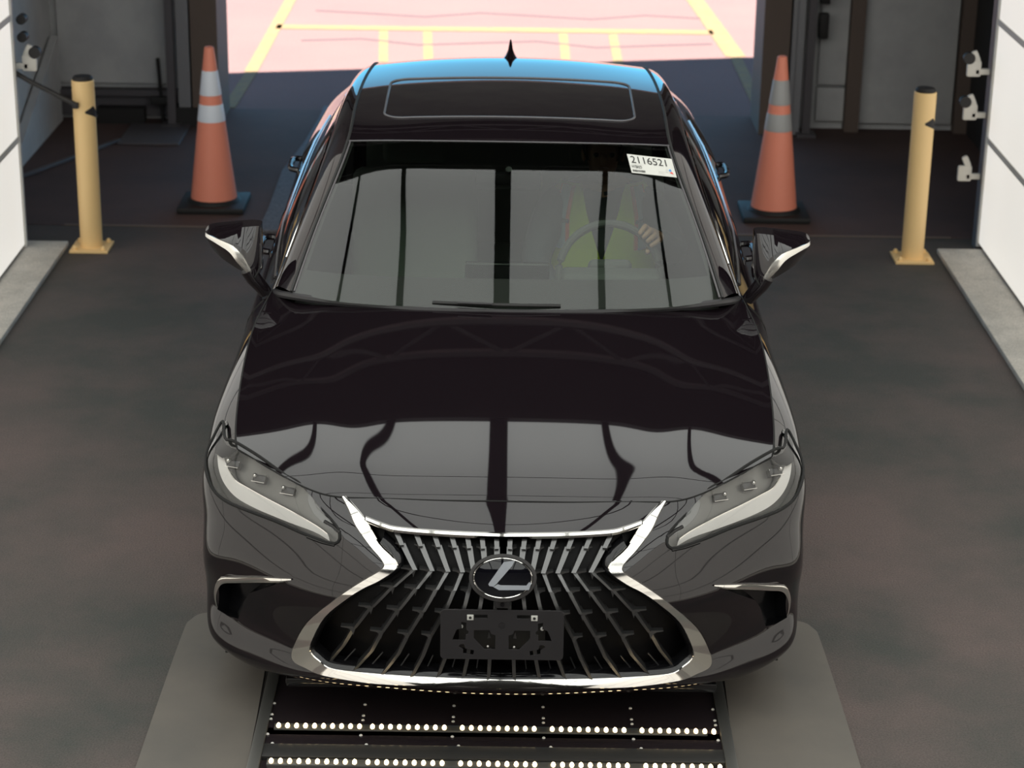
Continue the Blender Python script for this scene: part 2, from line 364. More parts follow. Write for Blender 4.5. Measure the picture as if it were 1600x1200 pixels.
# ================================================================ the setting
def struct(name, bm, m, parent=None, **k): return tag(obj(name, bm, m, parent, **k), kind='structure')
def slab(name, x0, x1, y0, y1, z0, z1, m, parent=None, smooth=False):
    b = B(); box(b, ((x0+x1)/2, (y0+y1)/2, (z0+z1)/2), (x1-x0, y1-y0, z1-z0))
    return obj(name, b, m, parent, smooth=smooth)
def sslab(*a, **k): return tag(slab(*a, **k), kind='structure')
floor = sslab('floor', -9, 9, -9, 5.62, -.10, 0, 'asphalt')
sslab('floor_rear_slab', -9, 9, 5.64, 8.45, -.10, 0, 'asphalt2')
slab('joint_strip', -2.4, 2.4, 5.62, 5.64, -.04, .004, 'brown', floor)
ground = sslab('ground', -60, 60, 8.45, 90, -.10, 0, 'asphout')
for k, (x0, x1) in enumerate(((-2.62, -2.30), (2.27, 2.62))):
    b = B(); bbox(b, ((x0+x1)/2, (-8.9+(5.24 if k == 0 else 5.34))/2, .012), (x1-x0, 8.9+(5.24 if k == 0 else 5.34), .03), .008)
    struct('curb', b, 'concrete')
# luminous side walls: three visible rows of panels with grey joint strips
for s, yend, nm in ((-1, 5.11, 'wall_left'), (1, 5.40, 'wall_right')):
    w = sslab(nm, *((-2.66, -2.56) if s < 0 else (2.56, 2.66)), -7.2, yend, 0, 3.4, 'panelcase')
    z = [.03, .60, 1.22, 1.84, 2.46, 3.18]
    for r in range(5):
        y1 = yend
        while y1 > -7:
            y0 = max(y1-2.44, -7.2)
            b = B(); bbox(b, (s*2.53, (y0+y1)/2, (z[r]+z[r+1])/2), (.06, y1-y0-.006, z[r+1]-z[r]-.024), .004)
            o = obj('light_panel', b, ['panelcase', 'pwall'], w, smooth=False)
            for p in o.data.polygons:
                if p.normal.x*s < -.9: p.material_index = 1
            y1 = y0
    for r in range(1, 5):
        slab('joint_strip', *sorted((s*2.55, s*2.495)), -7.2, yend, z[r]-.016, z[r]+.016, 'seamg', w)
    slab('end_trim', *sorted((s*2.57, s*2.492)), yend, yend+.03, .02, 3.3, 'seamg', w)
# luminous ceiling: diffuser panels between dark bars
YC0, YC1, HC = -4.95, 2.85, 3.20
ceil = sslab('ceiling', -2.66, 2.66, YC0, YC1, HC+.06, HC+.16, 'panelcase')
bars = [-2.52, -2.11, -1.59, -1.07, -.55, -.03, .49, 1.01, 1.53, 2.05, 2.52]
ys = [YC1-.0, 1.35, 0.1, -1.2, -2.45, -3.7, YC0]
for xa, xb in zip(bars, bars[1:]):
    for yb, ya in zip(ys, ys[1:]):
        b = B(); box(b, ((xa+xb)/2, (ya+yb)/2, HC+.02), (xb-xa-.01, yb-ya-.004, .06))
        o = obj('light_panel', b, ['panelcase', 'pceil'], ceil, smooth=False)
        for p in o.data.polygons:
            if p.normal.z < -.9: p.material_index = 1
for x in bars:
    wd = .043 if abs(x+.03) < .01 else .017
    slab('frame_bar', x-wd, x+wd, YC0, YC1+.05, HC-.035, HC+.06, 'boltdark', ceil)
for y in ys[1:-1]: slab('cross_joint', -2.5, 2.5, y-.012, y+.012, HC-.02, HC, 'boltdark', ceil)
slab('edge_trim', -2.6, 2.6, YC1, YC1+.06, HC-.05, HC+.16, 'boltdark', ceil)
# hall shell: dark roof deck with trusses, outer walls, rear wall with the open doorway
b = B(); prism(b, [(-9, -9.2, 4.6), (9, -9.2, 4.6), (9, 11.12, 4.6), (-3.96, 8.30, 4.6), (-9, 8.30, 4.6)], (0, 0, .15))  # slanted rear eave is shaped to cast the angled shadow outside
struct('roof', b, 'roof', smooth=False)
for y in (3.4, 5.0, 6.6):
    t = B(); tube(t, [(-4.4, y, 4.45), (4.4, y, 4.45)], .045, 6); tube(t, [(-4.4, y, 4.05), (4.4, y, 4.05)], .045, 6)
    for k in range(12):
        x = -4.4+k*.8; tube(t, [(x, y, 4.05), (x+.4, y, 4.45)], .02, 5); tube(t, [(x+.4, y, 4.45), (x+.8, y, 4.05)], .02, 5)
    struct('roof_truss', t, 'track')
sslab('wall_front_blocker', -9, 9, -9.2, -9.0, 0, 4.6, 'wall')  # added to close off the entry, keeping bright ground out of bumper reflections
sslab('wall_far_left', -9.1, -9, -9.2, 8.3, 0, 4.6, 'wall'); sslab('wall_far_right', 9, 9.1, -9.2, 8.3, 0, 4.6, 'wall')
DH = 2.78
sslab('wall_rear_left', -9, -1.90, 8.14, 8.40, .0, 4.6, 'wall')
sslab('wall_rear_right', 1.68, 9, 8.14, 8.40, .0, 4.6, 'wall')
sslab('wall_rear_head', -1.90, 1.68, 8.14, 8.40, DH, 4.6, 'wall')

# door jambs and roller-door tracks
for s in (-1, 1):
    xi = -1.86 if s < 0 else 1.60
    j = B(); box(j, (xi+s*.085, 8.20, DH/2), (.17, .50, DH)); struct('door_jamb', j, 'brown', smooth=False)
    p = B(); box(p, (xi+s*.20, 8.02, 1.7), (.035, .14, 3.4)); box(p, (xi+s*.235, 7.96, 1.7), (.05, .02, 3.4)); box(p, (xi+s*.235, 8.08, 1.7), (.05, .02, 3.4)); struct('door_track', p, 'track', smooth=False)
    q = B(); box(q, (xi+s*.30, 7.93, 1.7), (.05, .05, 3.4)); box(q, (xi+s*.30, 7.93, .01), (.12, .14, .02)); struct('door_post', q, 'post', smooth=False)
    for k, z in enumerate((.92, .70) if s > 0 else ()):
        h = B(); bbox(h, (xi+s*.38, 7.98, z), (.06, .07, .16), .008); tag(obj('door_bracket', h, 'boltdark'), 'small black bracket beside the right door track, %s of the pair' % ('upper', 'lower')[k], 'bracket')
# panels of the rear wall
for (x0, x1, z0, z1, m) in ((-2.90, -2.20, .24, 2.6, 'wall'), (1.98, 2.16, .30, 2.6, 'wall'), (1.98, 2.16, .06, .28, 'wall'), (2.26, 2.86, .05, 2.6, 'wall')):
    b = B(); bbox(b, ((x0+x1)/2, 8.11, (z0+z1)/2), (x1-x0, .05, z1-z0), .006); struct('wall_panel', b, m)
for x, m in ((2.21, 'brown'), (2.92, 'brown')):
    b = B(); box(b, (x, 8.09, 1.5), (.09, .11, 3.0)); struct('timber_stud', b, m, smooth=False)
b = B(); box(b, (-2.45, 8.07, .19), (1.0, .10, .035)); box(b, (-2.45, 8.11, .10), (1.0, .05, .14)); struct('trim_1', b, 'post', smooth=False)
b = B(); box(b, (-2.0, 8.0, .06), (.30, .16, .12)); box(b, (-2.5, 8.02, .05), (.3, .1, .1)); struct('trim_2', b, 'boltdark', smooth=False)
for s in (-1, 1):
    b = B(); box(b, (s*2.98, 6.8, 1.6), (.05, 2.7, 3.2)); struct('wall_side_screen', b, 'wall' if s < 0 else 'roof', smooth=False)
# slanted grey board and ramp edge behind the left bollard
b = B(); prism(b, [(-2.94, 8.05, .0), (-2.94, 8.05, .55), (-2.94, 6.55, .02), (-2.94, 6.5, 0)], (.05, 0, 0)); tag(obj('ramp_board', b, 'wall', smooth=False), 'slanted grey board leaning along the left side wall', 'board')
b = B(); bbox(b, (-2.67, 6.95, .012), (.03, 1.2, .02), .004, Euler((0, 0, R_(-24)))); tag(obj('ramp_edge', b, 'post', loc=(-2.67, 6.95, 0)), 'long thin grey edge of the ramp on the dark floor behind the left bollard', 'bar')  # bar standing in for the edge of the ramp triangle
b = B(); bbox(b, (-2.235, 7.67, .008), (.38, .52, .016), .005); tag(obj('door_mat', b, 'post', loc=(-2.235, 7.67, 0)), 'flat dark grey rubber mat on the floor left of the doorway', 'mat')
r = tag(empty('door_latch', (-2.235, 8.0, 0)), 'thin dark upright latch rod with a cross handle on the grey left rear wall', 'latch')
b = B(); tube(b, [(-2.255, 8.02, .42), (-2.235, 8.02, 0)], .012); obj('rod', b, 'boltdark', r)
b = B(); bbox(b, (-2.245, 8.0, .15), (.13, .05, .05), .008); obj('handle', b, 'boltdark', r)
b = B(); bbox(b, (-2.46, 8.05, .07), (.11, .03, .035), .006); tag(obj('tag_plate', b, 'padmat'), 'small pale plate low on the rear wall left of the latch rod', 'plate')
# narrow grey strip on the floor left of the car
pts = [(-1.345, 5.55), (-1.335, 6.0), (-1.345, 6.8), (-1.28, 7.5), (-1.245, 8.15), (-1.24, 8.52)]
pr = [(-1.02, 5.55), (-1.02, 6.0), (-1.04, 6.8), (-1.06, 7.5), (-1.10, 8.15), (-1.13, 8.52)]
b = B(); A = [Vector((x, y, .012)) for x, y in pts]; D = [Vector((x, y, .012)) for x, y in pr[::-1]]
prism(b, A+D, (0, 0, -.012)); tag(obj('floor_strip', b, 'strip', smooth=False, loc=(-1.2, 7, 0)), 'speckled blue-grey strip on the dark floor running along the left of the black car to the doorway', 'strip')
# ---------------------------------------------------------------- yellow lines outside and dark cracks
def quadline(name, pts, lab, m='line', z=.004):
    b = B(); prism(b, [(x, y, 0) for x, y in pts], (0, 0, z)); o = obj(name, b, m, ground, smooth=False); return o
def ln(x0, y0, x1, y1, w, lab=None):
    d = Vector((x1-x0, y1-y0)).normalized(); n = Vector((-d.y, d.x))*w/2
    quadline('painted_line', [(x0+n.x, y0+n.y), (x1+n.x, y1+n.y), (x1-n.x, y1-n.y), (x0-n.x, y0-n.y)], lab)
ln(-1.87, 8.46, -1.85, 9.6, .085); ln(-1.855, 9.6, -1.87, 24, .095)
ln(1.69, 8.46, 1.69, 10.4, .085); ln(1.69, 10.4, 1.55, 13.2, .15); ln(1.55, 13.2, 1.4, 24, .13)
ln(-1.85, 11.30, 1.6, 11.33, .17)
for x0, x1 in ((-1.0, -.93), (-.655, -.60), (.41, .41), (.80, .795)): ln(x0, 11.2, x1, 10.0, .07)
ln(-6, 14.5, 6, 14.6, .12)
for k, y in enumerate((10.75, 11.9)):
    b = B(); tube(b, [(-1.6+.45*i, y+.12*math.sin(i*2.1+k), .0) for i in range(8)], .012, 5); obj('tar_seam', b, 'tar', ground)
# ---------------------------------------------------------------- bollards
def bollard(x, y, lab, bx_, bz_):
    t = tag(empty('bollard', (x, y, 0)), lab, 'bollard', 'yellow steel bollards')
    b = B(); lathe(b, (x, y, 0), [(.0575, .012), (.0575, .888), (.054, .892)], 40); obj('post', b, 'bollard', t)
    b = B(); lathe(b, (x, y, 0), [(.0, .888), (.050, .888), (.052, .902), (.044, .912), (0, .914)], 32); obj('cap', b, 'boltdark', t)
    b = B(); bbox(b, (x, y, .007), (.20, .20, .014), .003); p = obj('base_plate', b, 'bollard', t)
    for i in (-1, 1):
        for j in (-1, 1):
            b = B(); lathe(b, (x+i*.075, y+j*.075, .014), [(.013, 0), (.013, .012), (.006, .02), (0, .021)], 6); obj('bolt', b, 'bollard', p)
    # black corner marks printed round the post
    b = B(); P = []
    for i in range(14):
        a = R_(bx_+i*7); h = bz_ + (.075 if i < 7 else .075)*(abs(i-6.5)/6.5*-1+1)*.5
        P.append([(x+.0585*math.cos(a), y+.0585*math.sin(a), bz_-.01-i*.003), (x+.0585*math.cos(a), y+.0585*math.sin(a), h-i*.002)])
    gridbm(P, b); obj('black_mark', b, 'boltdark', t)
bollard(-2.172, 5.20, 'yellow steel bollard with black cap on the left, beside the left orange cone', -75, .74)
bollard(2.118, 5.22, 'yellow steel bollard with black cap on the right, beside the right orange cone', -90, .74)
b = B(); tube(b, [(-2.50, 5.16, .93), (-2.44, 5.14, .90), (-2.19, 5.125, .775)], .013, 8); bbox(b, (-2.2, 5.125, .775), (.03, .03, .03), .006)
tag(obj('support_arm', b, 'boltdark', loc=(-2.35, 5.2, .85)), 'thin dark arm from the left light wall to the left yellow bollard', 'arm')
slab('mounting_rail', 2.49, 2.53, 5.43, 5.51, 0, 3.3, 'post', bpy.data.objects['wall_right'])
# white clip brackets on the wall ends
def clip(x, y, z, s, lab, knob):
    t = tag(empty('cable_clip', (x, y, z)), lab, 'clip', 'white clips on the light wall ends')
    b = B(); bbox(b, (x+s*.10, y, z), (.17, .03, .03), .005); bbox(b, (x+s*.01, y, z+.015), (.075, .03, .085), .012); bbox(b, (x+s*.015, y, z+.078), (.035, .03, .065), .012, Euler((0, R_(-s*25), 0)))
    bbox(b, (x+s*.15, y, z-.005), (.10, .032, .012), .003)
    obj('bracket', b, 'paper', t)
    if knob:
        b = B(); lathe(b, (x-s*.02, y, z+.07), [(0, -.02), (.03, -.02), (.03, .02), (0, .02)], 16, 'Y'); obj('knob', b, 'boltdark', t)
for k, (z, kn) in enumerate(((.945, 1), (.715, 1), (.385, 0))): clip(2.40, 5.48, z, 1, ('topmost', 'middle', 'lowest')[k]+' white clip on the end of the right light wall', kn)
clip(-2.43, 5.22, .955, -1, 'white clip with black knob on the end of the left light wall', 1)
for k, z in enumerate((1.10, 1.19)):
    b = B(); lathe(b, (-2.47, 5.24, z), [(0, -.03), (.025, -.03), (.025, .03), (0, .03)], 14, 'Y'); tag(obj('wall_knob', b, 'boltdark', loc=(-2.47, 5.24, z)), ('lower', 'upper')[k]+' black knob above the clip on the left light wall', 'knob')
# ---------------------------------------------------------------- traffic cones
def cone(x, y, col, lab, tilt=0):
    t = tag(empty('traffic_cone', (x, y, 0)), lab, 'traffic cone', 'orange traffic cones')
    b = B(); bbox(b, (x, y, .018), (.37, .37, .036), .012); lathe(b, (x, y, 0), [(.150, .036), (.142, .05), (.135, .055)], 32); obj('base', b, 'rubber', t)
    R = lambda z: .130-(.130-.026)*(z-.04)/.86
    b = B(); lathe(b, (x, y, 0), [(R(.04), .04), (R(.2), .2), (R(.4), .4), (R(.6), .6), (R(.8), .8), (R(.895), .895), (R(.9)-.006, .90), (.012, .898)], 40); obj('body', b, 'cone', t)
    for z0, z1 in ((.49, .585), (.635, .77)):
        b = B(); lathe(b, (x, y, 0), [(R(z0)+.0005, z0), (R(z0)+.002, z0+.002), (R(z1)+.002, z1-.002), (R(z1)+.0005, z1)], 40); obj('reflective_collar', b, col, t)
cone(-1.645, 6.05, 'collar', 'orange traffic cone with bluish-white collars left of the black car')
cone(1.482, 6.03, 'collar2', 'orange traffic cone with dull grey collars right of the black car')
# ---------------------------------------------------------------- steel tyre pads and the undercarriage scanner
def pad(pts, lab):
    b = B(); P = smooth_poly([(x, y, 0) for x, y in pts], 5); prism(b, P, (0, 0, .012)); c = sum(P, Vector())/len(P)
    tag(obj('tyre_pad', b, 'padmat', smooth=False, loc=(c.x, c.y, 0)), lab, 'floor pad')
for s, lab in ((-1, 'flat pale grey drive-on plate under the front left of the picture, left of the scanner'), (1, 'flat pale grey drive-on plate right of the scanner')):
    o = .01 if s > 0 else 0
    pad([(s*(.765-o*4), .93), (s*(.76-o*4), -.9), (s*(1.065), -.9), (s*1.065, -.05), (s*1.055, .75), (s*1.04, .90), (s*.98, .955), (s*.80, .96)], lab)
sc = tag(empty('undercarriage_scanner', (-.02, .6, 0)), 'black glossy under-car scanner deck with two rows of warm LEDs between the grey plates', 'scanner')
def sbox(name, c, s, m, parent=sc, bev=.003):
    b = B(); bbox(b, c, s, bev); return obj(name, b, m, parent)
sbox('deck', (-.02, .75, .008), (1.37, 1.24, .016), 'deck')
sbox('side_rail', (-.722, .45, .013), (.035, 2.7, .026), 'steel'); sbox('side_rail', (.682, .45, .013), (.035, 2.7, .026), 'steel')
sbox('gutter', (-.752, .45, .004), (.025, 2.7, .008), 'boltdark'); sbox('gutter', (.714, .45, .004), (.025, 2.7, .008), 'boltdark')
sbox('front_sill', (-.02, .035, .010), (1.37, .075, .020), 'decklip'); sbox('rear_sill', (-.02, .125, .008), (1.37, .10, .016), 'deck'); sbox('outer_deck', (-.02, -.35, .008), (1.37, .66, .016), 'deck')
ledme = None
for row, y in enumerate((.175, -.035)):
    t = sbox('led_channel', (-.03, y, .013), (1.31, .034, .018), 'steel')
    for g in range(5):
        for k in range(9 if g else 10):
            x = -.672+(g*.272 if g else 0)+k*.0272+(.012 if g else 0)
            for q in ((0,)):
                if ledme is None:
                    b = B(); lathe(b, (0, 0, 0), [(0, .009), (.005, .008), (.0078, .004), (.0078, 0)], 10); bmesh.ops.scale(b, vec=(.85, 1.7, 1), verts=b.verts)
                    o = obj('led', b, 'led', t); ledme = o.data
                else:
                    o = bpy.data.objects.new('led', ledme); C.objects.link(o); o.parent = t
                o.location = Vector((x, y, .020))-wloc(t)
scr = None
for y in (.32, .25, .222, .13, .075, -.08, -.15):
    for x in (-.70, -.42, -.145, .13, .40, .655):
        if scr is None:
            b = B(); lathe(b, (0, 0, 0), [(0, .004), (.004, .003), (.0055, 0)], 8); o = obj('screw', b, 'seamg', sc); scr = o.data
        else: o = bpy.data.objects.new('screw', scr); C.objects.link(o); o.parent = sc
        o.location = Vector((x+(.02 if y < .1 else 0), y, .0175))-wloc(sc)
# ================================================================ the car
car = tag(empty('car', (0, 2.49, 0)), 'glossy black sedan with chrome spindle grille facing the viewer over the scanner', 'car')
BP = grid_eval(BELT, 9, 8, True, True); UP = upper_surface(9, 9); HP = hood_surface(64, 56)
# pressed ridges of the bonnet running from the cowl towards the grille tips
for i in range(HP.shape[0]):
    for j in range(HP.shape[1]):
        x, y, z = HP[i, j]; xc = .46+.27*max(0, min(1, (y-.25)/1.1)); fade = max(0, min(1, (1.25-y)/.5))*max(0, min(1, (y-.24)/.12))
        u = (x-xc)/.10
        HP[i, j, 2] += .004*fade*math.exp(-u*u)
belt = gridbm(BP); orient(belt, (0, 2.4, .5))
_F = BP[:75].reshape(-1, 3); _F = _F[_F[:, 1] < 1.2]
def by_(x, z):
    """depth of the front skin at |x|, z"""
    d = (_F[:, 0]-abs(x))**2+(_F[:, 2]-z)**2; k = np.argsort(d)[:6]; w = 1/(d[k]+1e-5); return float((_F[k, 1]*w).sum()/w.sum())
def m_(bm, s): 
    if s > 0:
        for v in bm.verts: v.co.x = abs(v.co.x)
        return bm
    for v in bm.verts: v.co.x = -v.co.x
    bmesh.ops.reverse_faces(bm, faces=bm.faces); return bm
fx = lambda c: c.y < 1.5
# wheel arches
wells = []
for yc in (.985, 3.855):
    poly = [Vector((1, yc+.372*math.cos(a), .335+.372*math.sin(a))) for a in np.linspace(-.62, math.pi+.62, 40)]+[Vector((1, yc-.30, .0)), Vector((1, yc+.30, 0))]
    fs = cut(belt, poly, (1, 0, 0), lambda c: c.x > .55 and abs(c.y-yc) < .6)
    w = take(belt, fs); w.free()
# headlamp outline
HEAD = [(.872,.622,.832),(.850,.50,.825),(.815,.45,.835),(.735,.385,.815),(.66,.33,.785),(.605,.29,.770),(.56,.263,.742),(.533,.227,.714),(.481,.173,.671),(.492,.153,.638),(.577,.188,.649),(.673,.236,.67),(.776,.296,.682),(.834,.345,.686),(.876,.393,.700),(.903,.449,.733),(.914,.531,.757),(.895,.580,.800)]
HD = (-.55, .80, -.22)
Hpoly = smooth_poly(HEAD, 4)
lensF = take(belt, cut(belt, Hpoly, HD, lambda c: fx(c) and c.z > .58 and c.x > .4))
bladeF = take(lensF, cut(lensF, [Vector(q) for q in [(0.89, 0.663, 0.808), (0.867, 0.569, 0.808), (0.846, 0.495, 0.806), (0.802, 0.433, 0.813), (0.826, 0.433, 0.793), (0.853, 0.449, 0.781), (0.879, 0.495, 0.778), (0.886, 0.577, 0.792)]], HD, lambda c: True))
# air vent beside the bumper corner
VENT = [(.840,.296,.452),(.733,.217,.495),(.621,.157,.52),(.691,.19,.478),(.760,.239,.430),(.788,.257,.385),(.812,.276,.316),(.846,.304,.311),(.884,.341,.315),(.876,.323,.392)]
ventF = take(belt, cut(belt, [Vector(p) for p in VENT], (-.45, 1, 0), lambda c: fx(c) and c.z > .2 and c.x > .5))
# grille opening
FO = [(0.479, 0.245, 0.751), (0.455, 0.21, 0.719), (0.433, 0.173, 0.686), (0.392, 0.131, 0.646), (0.352, 0.1, 0.609), (0.353, 0.089, 0.59), (0.4, 0.085, 0.56), (0.448, 0.086, 0.525), (0.496, 0.096, 0.482), (0.576, 0.132, 0.393), (0.622, 0.171, 0.293), (0.626, 0.172, 0.247), (0.585, 0.154, 0.231), (0.528, 0.135, 0.217), (0.373, 0.09, 0.216), (0.193, 0.062, 0.226), (0.0, 0.053, 0.225)]
FI = [(0.466, 0.245, 0.751), (0.431, 0.215, 0.727), (0.402, 0.183, 0.703), (0.358, 0.13, 0.652), (0.318, 0.102, 0.622), (0.305, 0.084, 0.596), (0.354, 0.074, 0.56), (0.4, 0.075, 0.535), (0.448, 0.08, 0.499), (0.517, 0.102, 0.427), (0.56, 0.127, 0.334), (0.565, 0.135, 0.294), (0.538, 0.125, 0.268), (0.496, 0.112, 0.249), (0.347, 0.076, 0.253), (0.173, 0.051, 0.258), (0.0, 0.043, 0.257)]
BT = [(.403,.707),(.349,.695),(.302,.689),(.16,.685),(0,.684)]
mid = [((Vector(a)+Vector(b))/2) for a, b in zip(FO, FI)]
gp = [Vector((-.02, 0, .678)), ]+[Vector((x, 0, z-.008)) for x, z in BT[::-1]][1:]+[m for m in mid[1:]]+[Vector((-.02, 0, mid[-1].z))]
grF = take(belt, cut(belt, gp, (0, 1, 0), lambda c: fx(c) and c.x < .75))
body = obj('body_shell', mirror(belt), 'paint', car, angle=50)
body['label'] = 'glossy black painted bumper, fenders and doors'
# bonnet, roof, pillars, boot
hb = gridbm(HP); orient(hb, (0, .8, .2)); offs(hb, .0015)
hood = obj('hood', mirror(hb), 'paint', car, angle=60)
def uslice(i0, i1, j0, j1): 
    g = gridbm(UP[i0:i1+1, j0:j1+1]); orient(g, (0, 2.6, .6)); return g
ws = obj('windshield', mirror(uslice(0, 27, 0, 18)), 'wglass', car)
roof_ = uslice(0, 27, 18, 55)
obj('roof_panel', mirror(roof_), 'paint', car)
fb = gridbm(UP[0:28, 0:4]); g2 = gridbm(UP[25:28, 3:19]); join(fb, g2); bmesh.ops.translate(fb, vec=(0, .002, -.006), verts=fb.verts); orient(fb, (0, 2.6, .6)); obj('ceramic_border', mirror(fb), 'frit', car)
obj('side_rail', mirror(uslice(27, 37, 0, 72)), 'paint', car, angle=60)
obj('rear_window', mirror(uslice(0, 27, 55, 72)), 'sglass', car)
DECK = [[(0,4.35,1.10),(0,4.62,1.095),(0,4.86,1.07)],[(.33,4.33,1.095),(.32,4.6,1.092),(.31,4.85,1.07)],[(.52,4.30,1.085),(.55,4.56,1.082),(.58,4.80,1.06)],[(.64,4.25,1.07),(.67,4.48,1.065),(.70,4.66,1.05)],[(.745,4.20,1.05),(.755,4.25,1.043),(.765,4.3,1.035)]]
g = gridbm(grid_eval(DECK, 6, 6, True)); orient(g, (0, 4.5, .2)); obj('trunk_lid', mirror(g), 'paint', car)
# side of the cabin between belt line and roof rail
TB = BP[:, -1]; TB = TB[99-9*0:]; TB = BP[:, -1]; TB = TB[(TB[:, 1] > 1.50) & (TB[:, 1] < 4.45) & (TB[:, 0] > .7)]; TB = TB[np.argsort(TB[:, 1])]
TR = UP[37]
sidep = []
for s in np.linspace(0, 1, 70):
    yb = 1.525+2.77*s; yt = 1.525+2.67*s
    pb = np.array([np.interp(yb, TB[:, 1], TB[:, 0]), yb, np.interp(yb, TB[:, 1], TB[:, 2])]); pt = np.array([np.interp(yt, TR[:, 1], TR[:, 0]), yt, np.interp(yt, TR[:, 1], TR[:, 2])])
    sidep.append([pb+(pt-pb)*v+np.array([.014*math.sin(math.pi*v)*min(1, s*6), 0, 0]) for v in np.linspace(0, 1, 9)])
sb = gridbm(sidep); bmesh.ops.remove_doubles(sb, verts=sb.verts, dist=.0008); orient(sb, (0, 2.7, 1.0))
def swin(pts): return take(sb, cut(sb, smooth_poly([(1, y, z) for y, z in pts], 3), (1, 0, 0), lambda c: True))
wins = [swin([(1.80,1.005),(1.92,1.07),(2.15,1.19),(2.35,1.262),(2.60,1.305),(2.66,1.29),(2.68,1.15),(2.69,1.015),(2.66,1.002),(2.2,.995)]),
        swin([(2.76,1.012),(2.75,1.15),(2.75,1.30),(2.78,1.318),(3.0,1.318),(3.3,1.28),(3.5,1.225),(3.60,1.10),(3.64,1.03),(3.6,1.018)]),
        swin([(3.70,1.04),(3.66,1.10),(3.58,1.195),(3.62,1.19),(3.80,1.09),(3.88,1.045),(3.80,1.035)])]
obj('cabin_side', mirror(sb), 'paint', car)
for wn in wins:
    for s in (-1, 1): obj('side_window', m_(wn.copy(), s), 'sglass', car)
def sidepath(pts, dx=.004):
    r = []
    for y, z in pts:
        s = min(max((y-1.525)/2.72, 0), 1); row = sidep[int(round(s*69))]; zz = [q[2] for q in row]; xx = [q[0] for q in row]
        r.append(Vector((np.interp(z, zz, xx)+dx, y, z)))
    return r
b = B(); tube(b, sidepath([(1.62, .985), (1.9, .985), (2.3, .985), (2.7, .992), (3.1, .999), (3.5, 1.008), (3.9, 1.028)], .006), .007, 6); [obj('window_trim', m_(b.copy(), q), 'chrome', car) for q in (-1, 1)]
b = B(); tube(b, [Vector(p)+Vector((.001, 0, .001)) for p in UP[37, 4:70:2]], .0035, 6); [obj('roof_edge_trim', m_(b.copy(), q), 'chrome', car) for q in (-1, 1)]
# seals and shut lines
b = B(); tube(b, [Vector(p)+Vector((0, 0, .0015)) for p in UP[27, 0:73]], .0055, 6); obj('pillar_seam', mirror(b), 'rubber', car)
b = B(); tube(b, [Vector(p)+Vector((0, 0, .001)) for p in UP[0:28, 18]], .003, 6); obj('roof_seal', mirror(b), 'trimline', car)
b = B(); tube(b, [Vector(p)+Vector((-.010, 0, .003)) for p in UP[27, 0:19]], .0035, 6); [obj('windshield_seal', m_(b.copy(), q), 'trimline', car) for q in (-1, 1)]
b = B(); tube(b, [Vector(p) for p in HP[:, 0]], .0028, 6); tube(b, [Vector(p) for p in HP[-1, :]], .0032, 6); obj('hood_gap', mirror(b), 'seam', car)
b = B(); P = [(0,1.262,.992),(.24,1.268,.993),(.46,1.295,.996),(.61,1.325,1.0),(.72,1.36,1.003),(.775,1.44,.985),(.80,1.51,.970)]
q = smooth_poly(P, 4, False); tube(b, [p+Vector((0, .004, -.003)) for p in q], .013, 8); obj('cowl', mirror(b), 'plastic', car)
# sunroof outline with its dark glass panel
iy = lambda y: min(range(18, 72), key=lambda j: abs(UP[0, j, 1]-y))
def on_up(x, y):
    c = UP[:28, :73].reshape(-1, 3); d = (c[:, 0]-abs(x))**2+(c[:, 1]-y)**2; k = np.argsort(d)[:5]; w = 1/(d[k]+1e-5); return float((c[k, 2]*w).sum()/w.sum())
def rrect(x0, x1, y0, y1, r, n=6):
    o = []
    for cx, cy, a0 in ((x1-r, y1-r, 0), (x0+r, y1-r, 90), (x0+r, y0+r, 180), (x1-r, y0+r, 270)):
        for k in range(n+1): a = R_(a0+90*k/n); o.append((cx+r*math.cos(a), cy+r*math.sin(a)))
    return o
rr = rrect(-.468, .468, 2.25, 2.80, .07)
dense = []
for i in range(len(rr)):
    a = Vector(rr[i]); c = Vector(rr[(i+1) % len(rr)]); n = max(1, int((c-a).length/.05))
    for k in range(n): p = a+(c-a)*k/n; dense.append((p.x, p.y, on_up(p.x, p.y)+.0012))
sr = B(); tube(sr, dense, .0045, 6, True); so = obj('sunroof_seal', sr, 'trimline', car)
# ---- shark fin aerial
b = B()
fin = [(3.22, .0), (3.26, .012), (3.31, .045), (3.345, .066), (3.352, .064), (3.35, .03), (3.37, .0)]
zb = on_up(0, 3.3)
rings = []
for h, y0, y1, w in ((-.004, 3.20, 3.375, .032), (.012, 3.235, 3.37, .020), (.03, 3.275, 3.362, .011), (.05, 3.31, 3.358, .007), (.066, 3.338, 3.354, .003)):
    rings.append([b.verts.new((w*math.sin(a), (y0+y1)/2-(y1-y0)/2*math.cos(a), zb+h)) for a in np.linspace(0, 2*math.pi, 17)[:-1]])
for r1, r2 in zip(rings, rings[1:]):
    for k in range(16): b.faces.new((r1[k], r1[(k+1) % 16], r2[(k+1) % 16], r2[k]))
b.faces.new(rings[-1]); bmesh.ops.recalc_face_normals(b, faces=b.faces); obj('antenna', b, 'paint', car)
